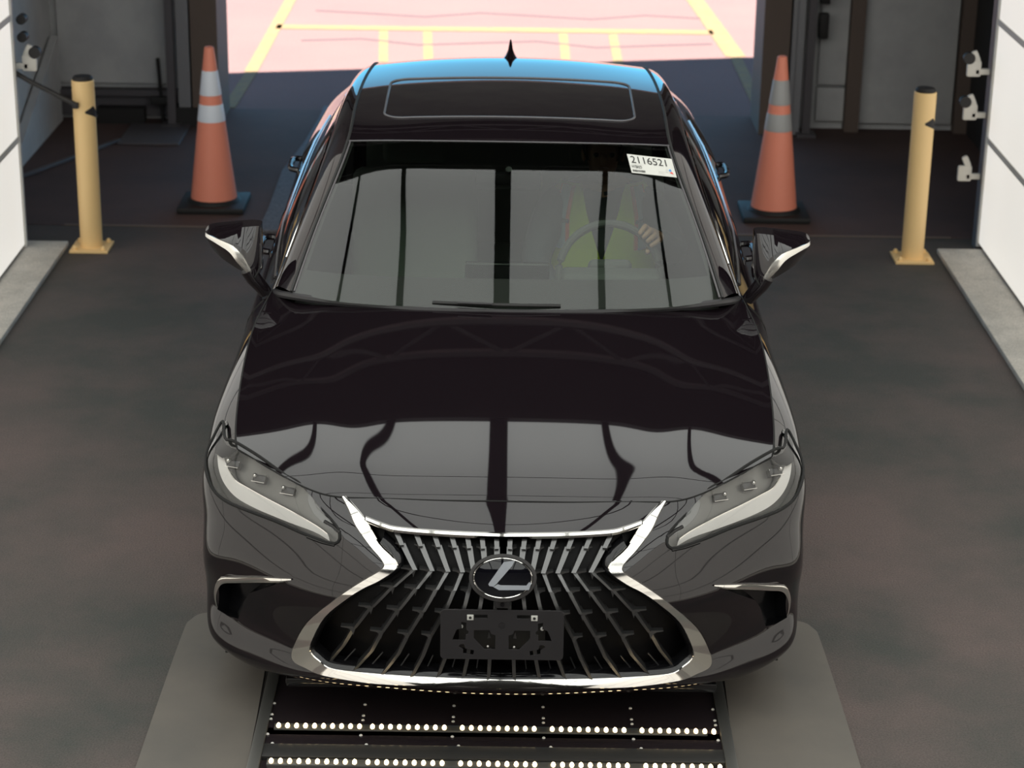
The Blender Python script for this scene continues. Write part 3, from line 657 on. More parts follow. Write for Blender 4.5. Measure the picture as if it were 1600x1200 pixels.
# ---- door seams, handles, sills, wheels
b = B()
for yy in (1.60, 2.72, 3.62):
    i = min(range(len(BP)), key=lambda k: abs(BP[k, 20, 1]-yy) if BP[k, 20, 0] > .7 else 9)
    tube(b, [Vector(p)+Vector((.0005, 0, 0)) for p in BP[i, 6:48:2]], .0028, 5)
obj('door_seam', mirror(b), 'seam', car)
for s in (-1, 1):
    for y, z in ((2.44, .86), (3.62, .875)):
        b = B(); P = [(s*.915, y-.10, z), (s*.948, y-.085, z+.004), (s*.955, y, z+.006), (s*.950, y+.085, z+.004), (s*.915, y+.10, z)]
        tube(b, smooth_poly(P, 4, False), .013, 8); h = obj('door_handle', b, 'paint', car)
        b = B(); bbox(b, (s*.951, y+.02, z+.006), (.016, .13, .010), .003); obj('handle_strip', b, 'chrome', h)
for s in (-1, 1):
    for yc in (.985, 3.855):
        x = s*.80
        b = B(); lathe(b, (x, yc, .338), [(.245, -.115), (.30, -.118), (.328, -.105), (.337, -.08), (.338, 0), (.337, .08), (.328, .105), (.30, .118), (.245, .115)], 48, 'X', caps=False); w = obj('tire', b, 'rubber', car)
        b = B(); lathe(b, (x, yc, .338), [(.246, s*-.10), (.243, s*.02), (.246, s*.105), (.236, s*.108), (.228, s*.08), (.225, s*-.02)], 48, 'X', caps=False)
        for k in range(10):
            a = 2*math.pi*k/10
            for da in (-.09, .09):
                p0 = Vector((x+s*.085, yc+.05*math.cos(a), .338+.05*math.sin(a))); p1 = Vector((x+s*.098, yc+.232*math.cos(a+da), .338+.232*math.sin(a+da))); tube(b, [p0, p1], .011, 6)
        lathe(b, (x+s*.085, yc, .338), [(.06, -.02), (.06, .01), (.03, .018), (0, .018)] if s > 0 else [(.06, .02), (.06, -.01), (.03, -.018), (0, -.018)], 24, 'X')
        obj('rim', b, 'rim', w)
        b = B(); lathe(b, (x-s*.02, yc, .338), [(.17, -.012), (.17, .012)], 32, 'X'); lathe(b, (x-s*.06, yc, .338), [(.235, -.01), (.235, .01)], 32, 'X'); obj('brake_disc', b, 'steel', w)
        # dark wheel well
        b = B(); A = [[(s*xx, yc+.378*math.cos(a), .335+.378*math.sin(a)) for xx in (.60, .90)] for a in np.linspace(-.5, math.pi+.5, 24)]
        gridbm(A, b); obj('wheel_well', b, 'rubber', car)
b = B(); box(b, (0, 2.5, .185), (1.70, 4.3, .02)); obj('underbody', b, 'rubber', car, smooth=False)
b = B(); bbox(b, (0, .24, .160), (1.30, .10, .03), .01); obj('lower_lip', b, 'black', car)
# ---- headlamps
lensF.normal_update(); orient(lensF, (.2, 1.5, .5)); bladeF.normal_update(); orient(bladeF, (.2, 1.5, .5))
DO = [(.880,.550,.793),(.875,.481,.775),(.863,.425,.748),(.840,.380,.722),(.800,.335,.700),(.736,.285,.687),(.635,.225,.672),(.556,.187,.659),(.509,.160,.643)]
DI = [(.865,.533,.802),(.856,.464,.782),(.838,.418,.760),(.812,.380,.739),(.776,.351,.729),(.708,.300,.714),(.633,.248,.698),(.555,.198,.675),(.519,.174,.659)]
inw = Vector((-.30, .85, -.35))
for s in (-1, 1):
    lensb = lensF.copy(); hl = obj('headlight', m_(offs(lensb, .0025), s), 'lens', car, angle=80)
    hl['label'] = 'clear headlamp lens, %s of the grille in the picture' % ('left' if s < 0 else 'right')
    obj('housing', m_(bowl(lensF, .050, inw.normalized()), s), 'lamp', hl, angle=30)
    b = B(); A = smooth_poly([Vector(p)+inw*.006 for p in DO], 4, False); D = smooth_poly([Vector(p)+inw*.014 for p in DI], 4, False)
    gridbm([[a, (a+d)/2+inw*.002, d] for a, d in zip(A, D)], b); orient(b, (.6, 1.2, .5)); obj('daytime_light_strip', m_(b, s), 'lampw', hl)
    b = B(); A = smooth_poly([Vector(p)+inw*.013 for p in DI[2:]], 4, False); tube(b, A, .003, 6); obj('bright_line', m_(b, s), 'chrome', hl)
    for (mx_, my_, mz_), sc_ in (((.823,.421,.771), .9), ((.737,.360,.749), .9), ((.646,.304,.735), .9), ((.525,.217,.707), .4)):
        c = Vector((mx_, my_, mz_))+inw*.024; rot = Euler((R_(-42), 0, R_(22)))
        b = B(); bbox(b, c, (.046*sc_, .030, .026*sc_), .005, rot); lm = obj('lamp_module', m_(b, s), 'black', hl)
        b = B(); M = rot.to_matrix(); fr = [(-.024, -.0145), (.024, -.0145), (.024, .0145), (-.024, .0145)]
        tube(b, [c+M @ Vector((x*sc_, -.016, z*sc_)) for x, z in (fr[3], fr[0], fr[1])], .0011, 5); obj('module_rim', m_(b, s), 'chrome', lm)
        b = B(); bmesh.ops.create_icosphere(b, subdivisions=2, radius=.0075*sc_+.001, matrix=Matrix.Translation(c+M @ Vector((.016*sc_, -.017, .006*sc_)))); obj('projector_bead', m_(b, s), 'chrome', lm)
    b = B(); tube(b, [p+Vector((0, -.001, .001)) for p in Hpoly], .0048, 6, True); obj('seal', m_(b, s), 'seam', hl)
    obj('dark_corner_blade', m_(offs(bladeF.copy(), .0025), s), 'black', hl)
    b = B(); tube(b, [Vector((.525,.196,.690)), Vector((.500,.183,.681)), Vector((.478,.168,.668))], .0055, 6); tube(b, [Vector((.575,.186,.645)), Vector((.530,.166,.637)), Vector((.492,.152,.634))], .0055, 6); obj('tip_notch', m_(b, s), 'black', hl)
# ---- bumper vents
ventF.normal_update(); orient(ventF, (0, 1.5, .45))
for s in (-1, 1):
    vt = obj('bumper_vent', m_(bowl(ventF, .045), s), 'black', car, angle=30)
    T = [(.872,.333,.345),(.874,.322,.392),(.864,.310,.432),(.845,.294,.456),(.80,.262,.472),(.733,.214,.497),(.66,.172,.515),(.621,.155,.522)]
    Bt = [(.866,.325,.347),(.866,.312,.390),(.854,.300,.425),(.836,.288,.443),(.80,.264,.456),(.733,.218,.481),(.66,.174,.503),(.622,.157,.519)]
    b = B(); A = smooth_poly([Vector(p)+Vector((0, -.006, .002)) for p in T], 3, False); D = smooth_poly([Vector(p)+Vector((0, -.006, 0)) for p in Bt], 3, False)
    gridbm([[a+Vector((0, .012, 0)), a, (a+d)/2+Vector((0, -.003, 0)), d, d+Vector((0, .012, 0))] for a, d in zip(A, D)], b); orient(b, (.6, 1, .4)); 
    hs = obj('vent_strip', m_(b, s), 'chrome', vt); hs['label'] = 'thin chrome strip over the vent'
# ---- grille: chrome spindle frame, cavity, fins
grF.normal_update(); orient(grF, (0, 1.5, .45))
gr = obj('grille', mirror(bowl(grF, .075, (0, 1, 0))), 'grilleback', car, angle=30); gr['label'] = 'black spindle grille with dark satin fins'
b = B(); A = smooth_poly(FO, 4, False); D = smooth_poly(FI, 4, False); rows = []
for a, d in zip(A, D):
    c = (a+d)/2; w = (a-d).length; hgt = min(.012, .25*w+.002); o = Vector((0, -1, .25)).normalized()
    e_w = min(.004, w*.3)/max(w, 1e-4); kz = min(1, max(0, (.30-c.z)/.06)); rows.append([a+Vector((0, .012, 0)), a+o*(.003+.006*kz), a.lerp(d, e_w)+o*(.009+.006*kz), a.lerp(d, 1-e_w)+o*(.008-.012*kz), d+o*(.003-.010*kz), d+Vector((0, .03, 0))])
gridbm(rows, b); orient(b, (0, .9, .45)); fo = obj('chrome_frame', mirror(b), 'chrome', car, angle=25); fo['label'] = 'chrome spindle-shaped grille surround'
b = B(); bt = smooth_poly([(x, by_(x, z)-.006, z) for x, z in BT], 5, False)
rows = [[p+Vector((0, .015, .004)), p+Vector((0, .0, .004)), p+Vector((0, -.006, -.002)), p+Vector((0, -.005, -.010)), p+Vector((0, .02, -.012))] for p in bt]
gridbm(rows, b); orient(b, (0, .9, .4)); obj('upper_chrome_bar', mirror(b), 'chrome', car, angle=30)
b = B(); D2 = smooth_poly([p for p in FI[3:]], 4, False); C2 = []
for k, p in enumerate(D2):
    t = (D2[min(k+1, len(D2)-1)]-D2[max(k-1, 0)]); t.y = 0; t.normalize(); nrm = Vector((t.z, 0, -t.x)); 
    if k > len(D2)-3: nrm = Vector((0, 0, 1))
    if nrm.x > 0 and k < 6: nrm = -nrm
    C2.append(nrm)
rows = [[p+Vector((0, .004, 0)), p+n*.008+Vector((0, .010, 0)), p+n*.016+Vector((0, .020, 0)), p+n*.018+Vector((0, .06, 0))] for p, n in zip(D2, C2)]
gridbm(rows, b); orient(b, (0, .9, .4)); obj('inner_black_frame', mirror(b), 'black', car, angle=40)
ZR = [.705, .650, .592, .543, .478, .402, .252]
XT = [.021, .066, .112, .163, .216, .272, .332]; XW = [.016, .050, .084, .116, .158, .204, .254]; XM = [.022, .068, .116, .170, .232, .305, .385]; XL = [.030, .092, .154, .218, .288, .365, .448]; XB = [.038, .113, .188, .264, .350, .434, .515]
XN = [.019, .058, .098, .140, .192, .250, .318]; XK = [.026, .080, .135, .194, .260, .337, .420]
zk = [.705, .592, .540, .470, .400, .330, .252]
def finx(k, z): return float(np.interp(-z, [-q for q in zk], [XT[k], XW[k], XN[k], XM[k], XK[k]+.012, XL[k]+.012*(k/6+.4), XB[k]]))
for k in range(7):
    for s in (-1, 1):
        b = B()
        for r in range(len(ZR)-1):
            z0, z1 = ZR[r], ZR[r+1]
            if r == 0 and k == 6: z0 = .698
            up = r < 2; wt = .0085 if up else .0062; wb = .0065 if up else .0048; n = 4; rows = []
            for q in range(n+1):
                z = z0+(z1-z0)*q/n; x = finx(k, z); y = by_(x, z)+.018-.014*q/n
                w = wt+(wb-wt)*q/n
                rows.append([(s*(x-w), y+.002, z), (s*(x+w), y, z), (s*(x+w*.5), y+.045, z), (s*(x-w*.5), y+.045, z)])
            g2 = bmesh.new(); V = [[g2.verts.new(p) for p in row] for row in rows]
            for a, c in zip(V, V[1:]):
                for j in range(4): g2.faces.new((a[j], a[(j+1) % 4], c[(j+1) % 4], c[j]))
            g2.faces.new(V[0]); g2.faces.new(V[-1])
            # curved hook that leaves the head of each blade outwards
            x = finx(k, z0); xo = finx(k, z0-.028); y = by_(x, z0)+.016; L = (.018+.004*k) if not up else .020; h = .030 if not up else .016
            P = [(x-wt*.5, 0, z0), (x+L, .006, z0-.001), (x+L, .006, z0-.004)]
            for q in range(1, 6):
                a_ = q/5*math.pi/2; P.append((x+wt+(L*.75-wt)*(1-math.sin(a_)), .004, z0-.005-(h-.005)*(1-math.cos(a_))))
            a = [g2.verts.new((s*q[0], y+q[1]-.001, q[2])) for q in P]; c = [g2.verts.new((s*q[0], y+q[1]+.02, q[2])) for q in P]
            g2.faces.new(a); g2.faces.new(c[::-1])
            for j in range(len(a)): g2.faces.new((a[j], a[(j+1) % len(a)], c[(j+1) % len(a)], c[j]))
            bmesh.ops.recalc_face_normals(g2, faces=g2.faces); join(b, g2)
        obj('grille_fin', b, 'fin', gr, angle=30)
        if k < 6:
            b = B(); P = [Vector((s*(finx(k, z)+finx(k+1, z))/2, by_(finx(k, z), z)+.045, z)) for z in (.315, .285, .252)]; tube(b, P, .0022, 5); obj('thin_fin', b, 'fin', gr)
# ---- badge
et = R_(22); EC = Vector((0, .012, .603)); EX = Vector((1, 0, 0)); EV = Vector((0, math.sin(et), math.cos(et))); EN = Vector((0, -math.cos(et), math.sin(et)))
def E_(x, v, n): return EC+EX*x+EV*v+EN*n
def ell(a, c, n, k=48): return [E_(a*math.cos(t), c*math.sin(t), n) for t in np.linspace(0, 2*math.pi, k+1)[:-1]]
b = B(); R1 = [ell(.092, .066, -.03), ell(.097, .069, .002), ell(.096, .068, .008), ell(.088, .0605, .010), ell(.085, .058, .006)]
V = [[b.verts.new(p) for p in r] for r in R1]
for a, c in zip(V, V[1:]):
    for k in range(48): b.faces.new((a[k], a[(k+1) % 48], c[(k+1) % 48], c[k]))
bmesh.ops.recalc_face_normals(b, faces=b.faces); em = obj('badge', b, 'boltdark', car); em['label'] = 'oval badge with chrome slanted letter'
b = B(); rr_ = [[b.verts.new(E_(.085*q*math.cos(t), .058*q*math.sin(t), .006+.005*(1-q*q))) for t in np.linspace(0, 2*math.pi, 49)[:-1]] for q in (1, .75, .5, .25, .02)]
for a, c in zip(rr_, rr_[1:]):
    for k in range(48): b.faces.new((a[k], a[(k+1) % 48], c[(k+1) % 48], c[k]))
b.faces.new(rr_[-1]); bmesh.ops.recalc_face_normals(b, faces=b.faces); obj('badge_glass', b, 'skyglass', em)
b = B(); tube(b, ell(.0835, .0565, .009), .0022, 6, True); obj('badge_ring', b, 'chrome', em)
def pz(px, py): return ((px-591)/5.714/515, (272-py)/5.714/500)
b = B()
for pl in ([(598,140),(690,128),(668,170),(540,318),(512,342),(478,338),(470,322),(486,298)], [(548,322),(575,330),(790,330),(815,300),(830,316),(812,366),(560,370),(512,345)]):
    prism(b, [E_(*pz(*p), .0100) for p in pl], EN*.004)
obj('badge_letter', b, 'letter', em, smooth=False)
# ---- small front camera and number-plate bracket
b = B(); bbox(b, (0, .022, .520), (.042, .03, .024), .003); fc = obj('front_camera', b, 'plastic', car)
b = B(); lathe(b, (0, .006, .521), [(0, -.003), (.006, -.003), (.007, .003), (0, .003)], 14, 'Y'); obj('camera_lens', b, 'skyglass', fc)
pw, ph = .354, .150
def pc(pts): return [(((x-40)/1095-.5)*pw, (.5-(y-575)/445)*ph) for x, y in pts]
mir = lambda pts: [(1175-x, y) for x, y in pts]
H1 = [(335,755),(478,755),(490,790),(530,800),(530,930),(430,930),(335,830)]; H2 = [(340,615),(458,615),(458,650),(340,650)]
H3 = [(220,682),(270,690),(268,752),(292,770),(285,795),(268,800),(265,850),(140,850),(180,755),(228,740)]; H4 = [(198,905),(215,885),(250,885),(262,925),(342,940),(335,985),(240,970),(240,932)]
rim_ = rrect(-pw/2, pw/2, -ph/2, ph/2, .012, 4)
b = holed(rim_, [pc(h) for h in (H1, H2, H3, H4, mir(H1), mir(H2), mir(H3), mir(H4))], .0022, .0006)
bmesh.ops.rotate(b, cent=(0, 0, 0), matrix=Matrix.Rotation(R_(84), 3, 'X'), verts=b.verts); PC = Vector((0, -.006, .431)); bmesh.ops.translate(b, vec=PC, verts=b.verts)
pb = obj('plate_bracket', b, 'bracket', car, smooth=False); pb['label'] = 'empty matt black number plate bracket with cut-outs'
b = B(); bbox(b, (0, .030, .43), (.25, .004, .12), .001); obj('backing', b, 'rubber', pb)
def pp(x, y, d=0): u, v = pc([(x, y)])[0]; return PC+Vector((u, math.cos(R_(84))*v-d, math.sin(R_(84))*v))
for x in (303, 873):
    b = B(); bbox(b, pp(x, 640, .003), (.0185, .004, .0165), .001); nut = obj('clip_nut', b, 'white', pb)
    b = B(); lathe(b, pp(x, 640, .0055), [(0, -.001), (.0042, -.001), (.0042, .001), (0, .001)], 12, 'Y'); obj('hole', b, 'ink', nut)
for x, y in ((222, 745), (945, 757)):
    b = B(); bmesh.ops.create_icosphere(b, subdivisions=2, radius=.006, matrix=Matrix.Translation(pp(x, y, -.012))); obj('screw_head', b, 'seamg', pb)
for x, y in ((462, 917), (697, 920)):
    b = B(); bmesh.ops.create_icosphere(b, subdivisions=1, radius=.0035, matrix=Matrix.Translation(pp(x, y, -.008))); obj('screw_head', b, 'seamg', pb)
b = B(); lathe(b, pp(585, 712, .003), [(0, -.0015), (.009, -.0015), (.009, .0005), (.006, .0005), (.006, -.0005), (0, -.0005)], 20, 'Y'); obj('boss', b, 'bracket', pb)
# ---- door mirrors
def side_mirror(s):
    # housing: stations from the tip to the inner end (x, ridge y, rear y, ridge z, bottom z, top z)
    St = [(1.050, 1.60, 1.640, 1.148, 1.118, 1.158), (1.037, 1.56, 1.665, 1.152, 1.090, 1.167), (.995, 1.52, 1.675, 1.143, 1.060, 1.172), (.945, 1.49, 1.68, 1.126, 1.036, 1.176), (.915, 1.482, 1.68, 1.092, 1.022, 1.179), (.888, 1.49, 1.68, 1.050, 1.008, 1.181), (.868, 1.51, 1.675, 1.035, 1.0, 1.181), (.858, 1.54, 1.67, 1.05, 1.01, 1.179)]
    b = B(); R = []
    for x, yf, yr, zr, zb, zt in St:
        pr_ = [(yr, zb+.012), (yr, (zb+zt)/2), (yr, zt-.006), (yr-.012, zt), (yr*.55+yf*.45, zt-.004), (yf+.022, zr+(zt-zr)*.42), (yf+.004, zr+.006), (yf, zr-.002), (yf+.006, zr-.014), (yf+.028, (zr+zb)/2), (yf+.075, zb+.002), ((yf+yr)/2+.03, zb)]
        R.append([Vector((x, y, z)) for y, z in pr_])
    V = [[b.verts.new(p) for p in r] for r in zip(*[smooth_poly([r[k] for r in R], 3, False) for k in range(len(R[0]))])]
    for a, c in zip(V, V[1:]):
        for k in range(len(a)): b.faces.new((a[k], a[(k+1) % len(a)], c[(k+1) % len(a)], c[k]))
    b.faces.new(V[0]); b.faces.new(V[-1]); bmesh.ops.recalc_face_normals(b, faces=b.faces)
    o = obj('door_mirror', m_(b, s), 'paint', car, angle=28); o['label'] = 'black door mirror on the %s of the picture' % ('left' if s < 0 else 'right')
    # light wall's reflection along the front ridge, modelled as a silver strip
    Rg = [(1.046,1.590,1.150),(1.037,1.558,1.152),(.995,1.518,1.143),(.945,1.487,1.126),(.915,1.479,1.092),(.890,1.486,1.052),(.876,1.498,1.030)]; Wd = [.004, .006, .009, .014, .016, .010, .005]
    cen = smooth_poly(Rg, 3, False); wd_ = np.interp(np.linspace(0, 6, len(cen)), range(7), Wd); rows = []
    for q_, (c_, w_) in enumerate(zip(cen, wd_)):
        t_ = (cen[min(q_+1, len(cen)-1)]-cen[max(q_-1, 0)]).normalized(); n_ = Vector((0, -1, .15)).normalized(); d_ = t_.cross(n_).normalized()
        if d_.z < 0: d_ = -d_
        rows.append([c_+d_*w_*1.0-n_*.006, c_+d_*w_*.9+n_*.001, c_+n_*.004, c_-d_*w_*.9+n_*.001, c_-d_*w_-n_*.006])
    b = gridbm(rows); orient(b, (.95, 1.7, 1.08)); obj('ridge_reflection', m_(b, s), 'mirrorglint', o)
    # arm down to the door shoulder
    b = B(); P = [((.893, 1.52, 1.045), .034, .034), ((.874, 1.522, 1.01), .032, .030), ((.852, 1.53, .980), .029, .027), ((.834, 1.54, .952), .026, .024)]
    rg = []
    for (c, rx, ry) in P: rg.append([b.verts.new(Vector(c)+Vector((math.cos(t)*rx*.75, math.sin(t)*ry*1.2, -math.cos(t)*rx*.35))) for t in np.linspace(0, 2*math.pi, 17)[:-1]])
    for a, c in zip(rg, rg[1:]):
        for k in range(16): b.faces.new((a[k], a[(k+1) % 16], c[(k+1) % 16], c[k]))
    b.faces.new(rg[0]); b.faces.new(rg[-1]); bmesh.ops.recalc_face_normals(b, faces=b.faces); obj('mirror_arm', m_(b, s), 'paint', o)
    b = B(); box(b, (.955, 1.684, 1.105), (.15, .004, .10)); obj('mirror_glass', m_(b, s), 'chrome', o)
    b = B(); tube(b, [(.868, 1.487, 1.026), (.856, 1.495, 1.045), (.850, 1.51, 1.06)], .003, 6); obj('joint_gap', m_(b, s), 'seam', o)
side_mirror(-1); side_mirror(1)
# ---- wipers
def wiper(pts, name='wiper'):
    b = B(); P = smooth_poly(pts, 5, False); tube(b, P, .006, 6); w = obj(name, b, 'rubber', car)
    b = B(); tube(b, [p+Vector((0, -.012, .006)) for p in P[2:-6]], .004, 6); obj('wiper_arm', b, 'plastic', w)
wiper([(-.74, 1.475, .985), (-.60, 1.385, .999), (-.46, 1.33, 1.006), (-.38, 1.31, 1.008)]); wiper([(-.25, 1.285, 1.012), (0, 1.268, 1.012), (.18, 1.275, 1.010)])
# ---- tail lamps and rear plate area
for s in (-1, 1):
    b = B(); tube(b, [(s*.83, 4.68, .90), (s*.72, 4.80, .90), (s*.45, 4.90, .89)], .03, 8); obj('tail_lamp', b, 'red', car)
# ================================================================ cabin
def cbox(name, c, s, m, parent=car, bev=.03, rot=None, seg=4):
    b = B(); bbox(b, c, s, bev, rot, seg); return obj(name, b, m, parent)
b = B(); P = [[(x, y, z-.03*(x/.72)**4) for y, z in ((1.30+.22*(x/.72)**2, .985-.05*(x/.72)**2), (1.50+.1*(x/.72)**2, .972), (1.72, .955), (1.80, .93), (1.83, .86), (1.80, .70))] for x in np.linspace(-.74, .74, 25)]
gridbm(P, b); orient(b, (0, 1.9, .4)); obj('dashboard', b, 'dash', car)
cbox('instrument_hood', (.37, 1.79, .945), (.36, .12, .06), 'dash'); cbox('center_console', (0, 2.2, .55), (.24, .8, .36), 'dark')
cbox('cabin_floor', (0, 2.6, .28), (1.55, 2.4, .04), 'dark', bev=.01); cbox('center_screen', (0, 1.76, .965), (.30, .03, .09), 'black', bev=.008)
def seat(x, y, w=.50):
    t = cbox('seat', (x, y, .50), (w, .52, .16), 'seat', bev=.05)
    rot = Euler((R_(-18), 0, 0)); cbox('seat_back', (x, y+.36, .80), (w, .14, .62), 'seat', t, .06, rot); cbox('headrest', (x, y+.47, 1.19), (.26, .10, .17), 'seat', t, .04, rot)
seat(-.37, 2.30); seat(.37, 2.34); 
t = cbox('rear_bench', (0, 3.25, .50), (1.25, .55, .18), 'seat', bev=.05); cbox('bench_back', (0, 3.58, .80), (1.25, .14, .55), 'seat', t, .05, Euler((R_(-22), 0, 0)))
cbox('rear_shelf', (0, 3.95, .98), (1.1, .5, .03), 'dark', bev=.01)
b = B(); bbox(b, (0, 1.93, 1.265), (.24, .035, .062), .015); tube(b, [(0, 1.93, 1.28), (0, 1.90, 1.315)], .012, 8); obj('rear_view_mirror', b, 'black', car)
# steering wheel
SWC = Vector((.372, 1.93, .920)); tl = R_(-24)
def SW(x, v, n=0): return SWC+Vector((x, 0, 0))+Vector((0, -math.sin(tl), math.cos(tl)))*v*1.0+Vector((0, math.cos(tl), math.sin(tl)))*n
b = B(); tube(b, [SW(.185*math.cos(a), .185*math.sin(a)) for a in np.linspace(0, 2*math.pi, 49)[:-1]], .0145, 10, True); sw = obj('steering_wheel', b, 'dash', car)
b = B(); bbox(b, SW(0, 0, -.01), (.16, .05, .12), .03, Euler((R_(24), 0, 0)), 4)
tube(b, [SW(-.18, .0), SW(-.06, .0)], .014, 8); tube(b, [SW(.18, .0), SW(.06, .0)], .014, 8); tube(b, [SW(0, -.18), SW(0, -.05)], .016, 8); obj('wheel_hub', b, 'dash', sw)
b = B(); tube(b, [SW(0, 0, -.04), SWC+Vector((0, -.16, -.05))], .04, 10); obj('steering_column', b, 'dash', sw)
# ---- sticker behind the windscreen corner
k = [(.423,1.970,1.357),(.585,1.975,1.353),(.598,1.869,1.310),(.437,1.866,1.315)]
def on_ws(x, y):
    c = UP[:28, :24].reshape(-1, 3); d = (c[:, 0]-abs(x))**2+(c[:, 1]-y)**2; q = np.argsort(d)[:5]; w = 1/(d[q]+1e-5); return float((c[q, 2]*w).sum()/w.sum())
kk = [Vector((a, b_, on_ws(a, b_))) for a, b_, _ in k]; O = kk[3]; un = (kk[2]-kk[3]).cross(kk[0]-kk[3]).normalized()
if un.z < 0: un = -un
def stk(u, v, n=.006):
    q = (kk[3]*(1-u)+kk[2]*u)*(1-v)+(kk[0]*(1-u)+kk[1]*u)*v
    return q+un*n
b = B(); gridbm([[stk(u, v, .0050) for v in np.linspace(0, 1, 5)] for u in np.linspace(0, 1, 9)], b)
g2 = b.copy(); bmesh.ops.translate(g2, vec=-un*.001, verts=g2.verts); join(b, g2); bmesh.ops.recalc_face_normals(b, faces=b.faces)
st = tag(obj('sticker', b, 'white', smooth=False, loc=O), 'white printed number sticker 2116521 on the upper right corner of the windshield', 'sticker')
def stext(txt, u, v, h, w, name='printed_number', m='ink'):
    g = vtext(txt, 1, 0); xs = [q.co.x for q in g.verts]; ys_ = [q.co.y for q in g.verts]; x0, x1, y0, y1 = min(xs), max(xs), min(ys_), max(ys_)
    for q in g.verts: q.co = stk(u+(q.co.x-x0)/(x1-x0)*w, v+(q.co.y-y0)/(y1-y0)*h, .0064)
    obj(name, g, m, st, smooth=False)
stext('2116521', .055, .53, .37, .79)
stext('HYBRID', .04, .26, .15, .22, 'printed_word')
b = B(); random.seed(3)
for i in range(26):
    u = .03+i*.0115; w = random.choice((.003, .006, .008)); b.faces.new([b.verts.new(stk(*q, .0064)) for q in ((u, .06), (u+w, .06), (u+w, .17), (u, .17))])
obj('barcode', b, 'ink', st, smooth=False)
b = B()
for i in range(3): u0, u1, v = ((.05, .32, .46), (.62, .80, .20), (.62, .76, .10))[i]; b.faces.new([b.verts.new(stk(*q, .0064)) for q in ((u0, v), (u1, v), (u1, v+.015), (u0, v+.015))])
obj('fine_print', b, 'seamg', st, smooth=False)
stext('C', .795, .20, .17, .05, 'logo_letter', 'seamg')
b = B(); b.faces.new([b.verts.new(stk(*q, .0064)) for q in ((.855, .33), (.90, .40), (.92, .30), (.88, .25))]); obj('logo_mark', b, 'blue', st, smooth=False)
b = B(); b.faces.new([b.verts.new(stk(*q, .0064)) for q in ((.86, .20), (.92, .25), (.95, .12), (.90, .16))]); obj('logo_mark', b, 'redink', st, smooth=False)
MT  # materials
# ================================================================ the driver
def skin(pts, edges, rad, root=0, sub_=2):
    me = bpy.data.meshes.new('t'); me.from_pydata([Vector(p) for p in pts], edges, []); o = bpy.data.objects.new('t', me); C.objects.link(o)
    m = o.modifiers.new('s', 'SKIN'); m.use_smooth_shade = True
    for i, v in enumerate(me.skin_vertices[0].data): v.radius = rad[i] if isinstance(rad[i], tuple) else (rad[i], rad[i]); v.use_root = (i == root)
    s = o.modifiers.new('u', 'SUBSURF'); s.levels = sub_
    bpy.context.view_layer.update(); m2 = bpy.data.meshes.new_from_object(o.evaluated_get(bpy.context.evaluated_depsgraph_get()))
    bpy.data.objects.remove(o); b = bmesh.new(); b.from_mesh(m2); bpy.data.meshes.remove(m2); return b
pr = tag(empty('person', (.36, 2.45, .56)), 'driver in yellow-green safety vest with silver stripes behind the steering wheel', 'person')
rimp = lambda a: SW(.185*math.cos(a), .185*math.sin(a))
er = lambda a: (rimp(a)-SWC).normalized(); nn_ = Vector((0, math.cos(tl), math.sin(tl)))
aL, aR = R_(44), R_(248)
wr = {}
for key, a in (('L', aL), ('R', aR)): wr[key] = rimp(a)+er(a)*.045+nn_*.085
J = dict(pel=(.36,2.42,.60), wa=(.36,2.47,.76), ch=(.36,2.50,.95), ut=(.36,2.50,1.07), nk=(.36,2.485,1.135), hd0=(.36,2.46,1.18), hd=(.36,2.445,1.25), top=(.36,2.45,1.315),
  sL=(.54,2.49,1.045), eL=(.64,2.26,.90), wL=tuple(wr['L']), sR=(.18,2.49,1.045), eR=(.10,2.24,.86), wR=tuple(wr['R']),
  hL=(.45,2.38,.60), kL=(.48,1.98,.66), fL=(.46,1.72,.38), hR=(.27,2.38,.60), kR=(.24,1.98,.66), fR=(.26,1.70,.38))
N_ = list(J); idx = {k: i for i, k in enumerate(N_)}
Ed = [('pel','wa'),('wa','ch'),('ch','ut'),('ut','nk'),('nk','hd0'),('hd0','hd'),('hd','top'),('ut','sL'),('sL','eL'),('eL','wL'),('ut','sR'),('sR','eR'),('eR','wR'),('pel','hL'),('hL','kL'),('kL','fL'),('pel','hR'),('hR','kR'),('kR','fR')]
Rd = dict(pel=.125,wa=.12,ch=(.145,.115),ut=(.11,.085),nk=.052,hd0=(.055,.062),hd=(.076,.088),top=(.05,.06),sL=.062,eL=.043,wL=.027,sR=.062,eR=.043,wR=.027,hL=.085,kL=.058,fL=.04,hR=.085,kR=.058,fR=.04)
bb = skin([J[k] for k in N_], [(idx[a], idx[c]) for a, c in Ed], [Rd[k] for k in N_], idx['pel'])
# face: brow, nose, lips, ears
hc = Vector(J['hd'])
for c, s in ((hc+Vector((0, -.088, -.012)), (.013, .016, .022)), (hc+Vector((0, -.078, -.052)), (.024, .010, .008)), (hc+Vector((-.074, .005, -.012)), (.010, .018, .030)), (hc+Vector((.074, .005, -.012)), (.010, .018, .030)), (hc+Vector((0, -.068, -.085)), (.026, .02, .018))):
    g = bmesh.new(); bmesh.ops.create_icosphere(g, subdivisions=3, radius=1, matrix=Matrix.Translation(c) @ Matrix.Diagonal((*s, 1))); join(bb, g)
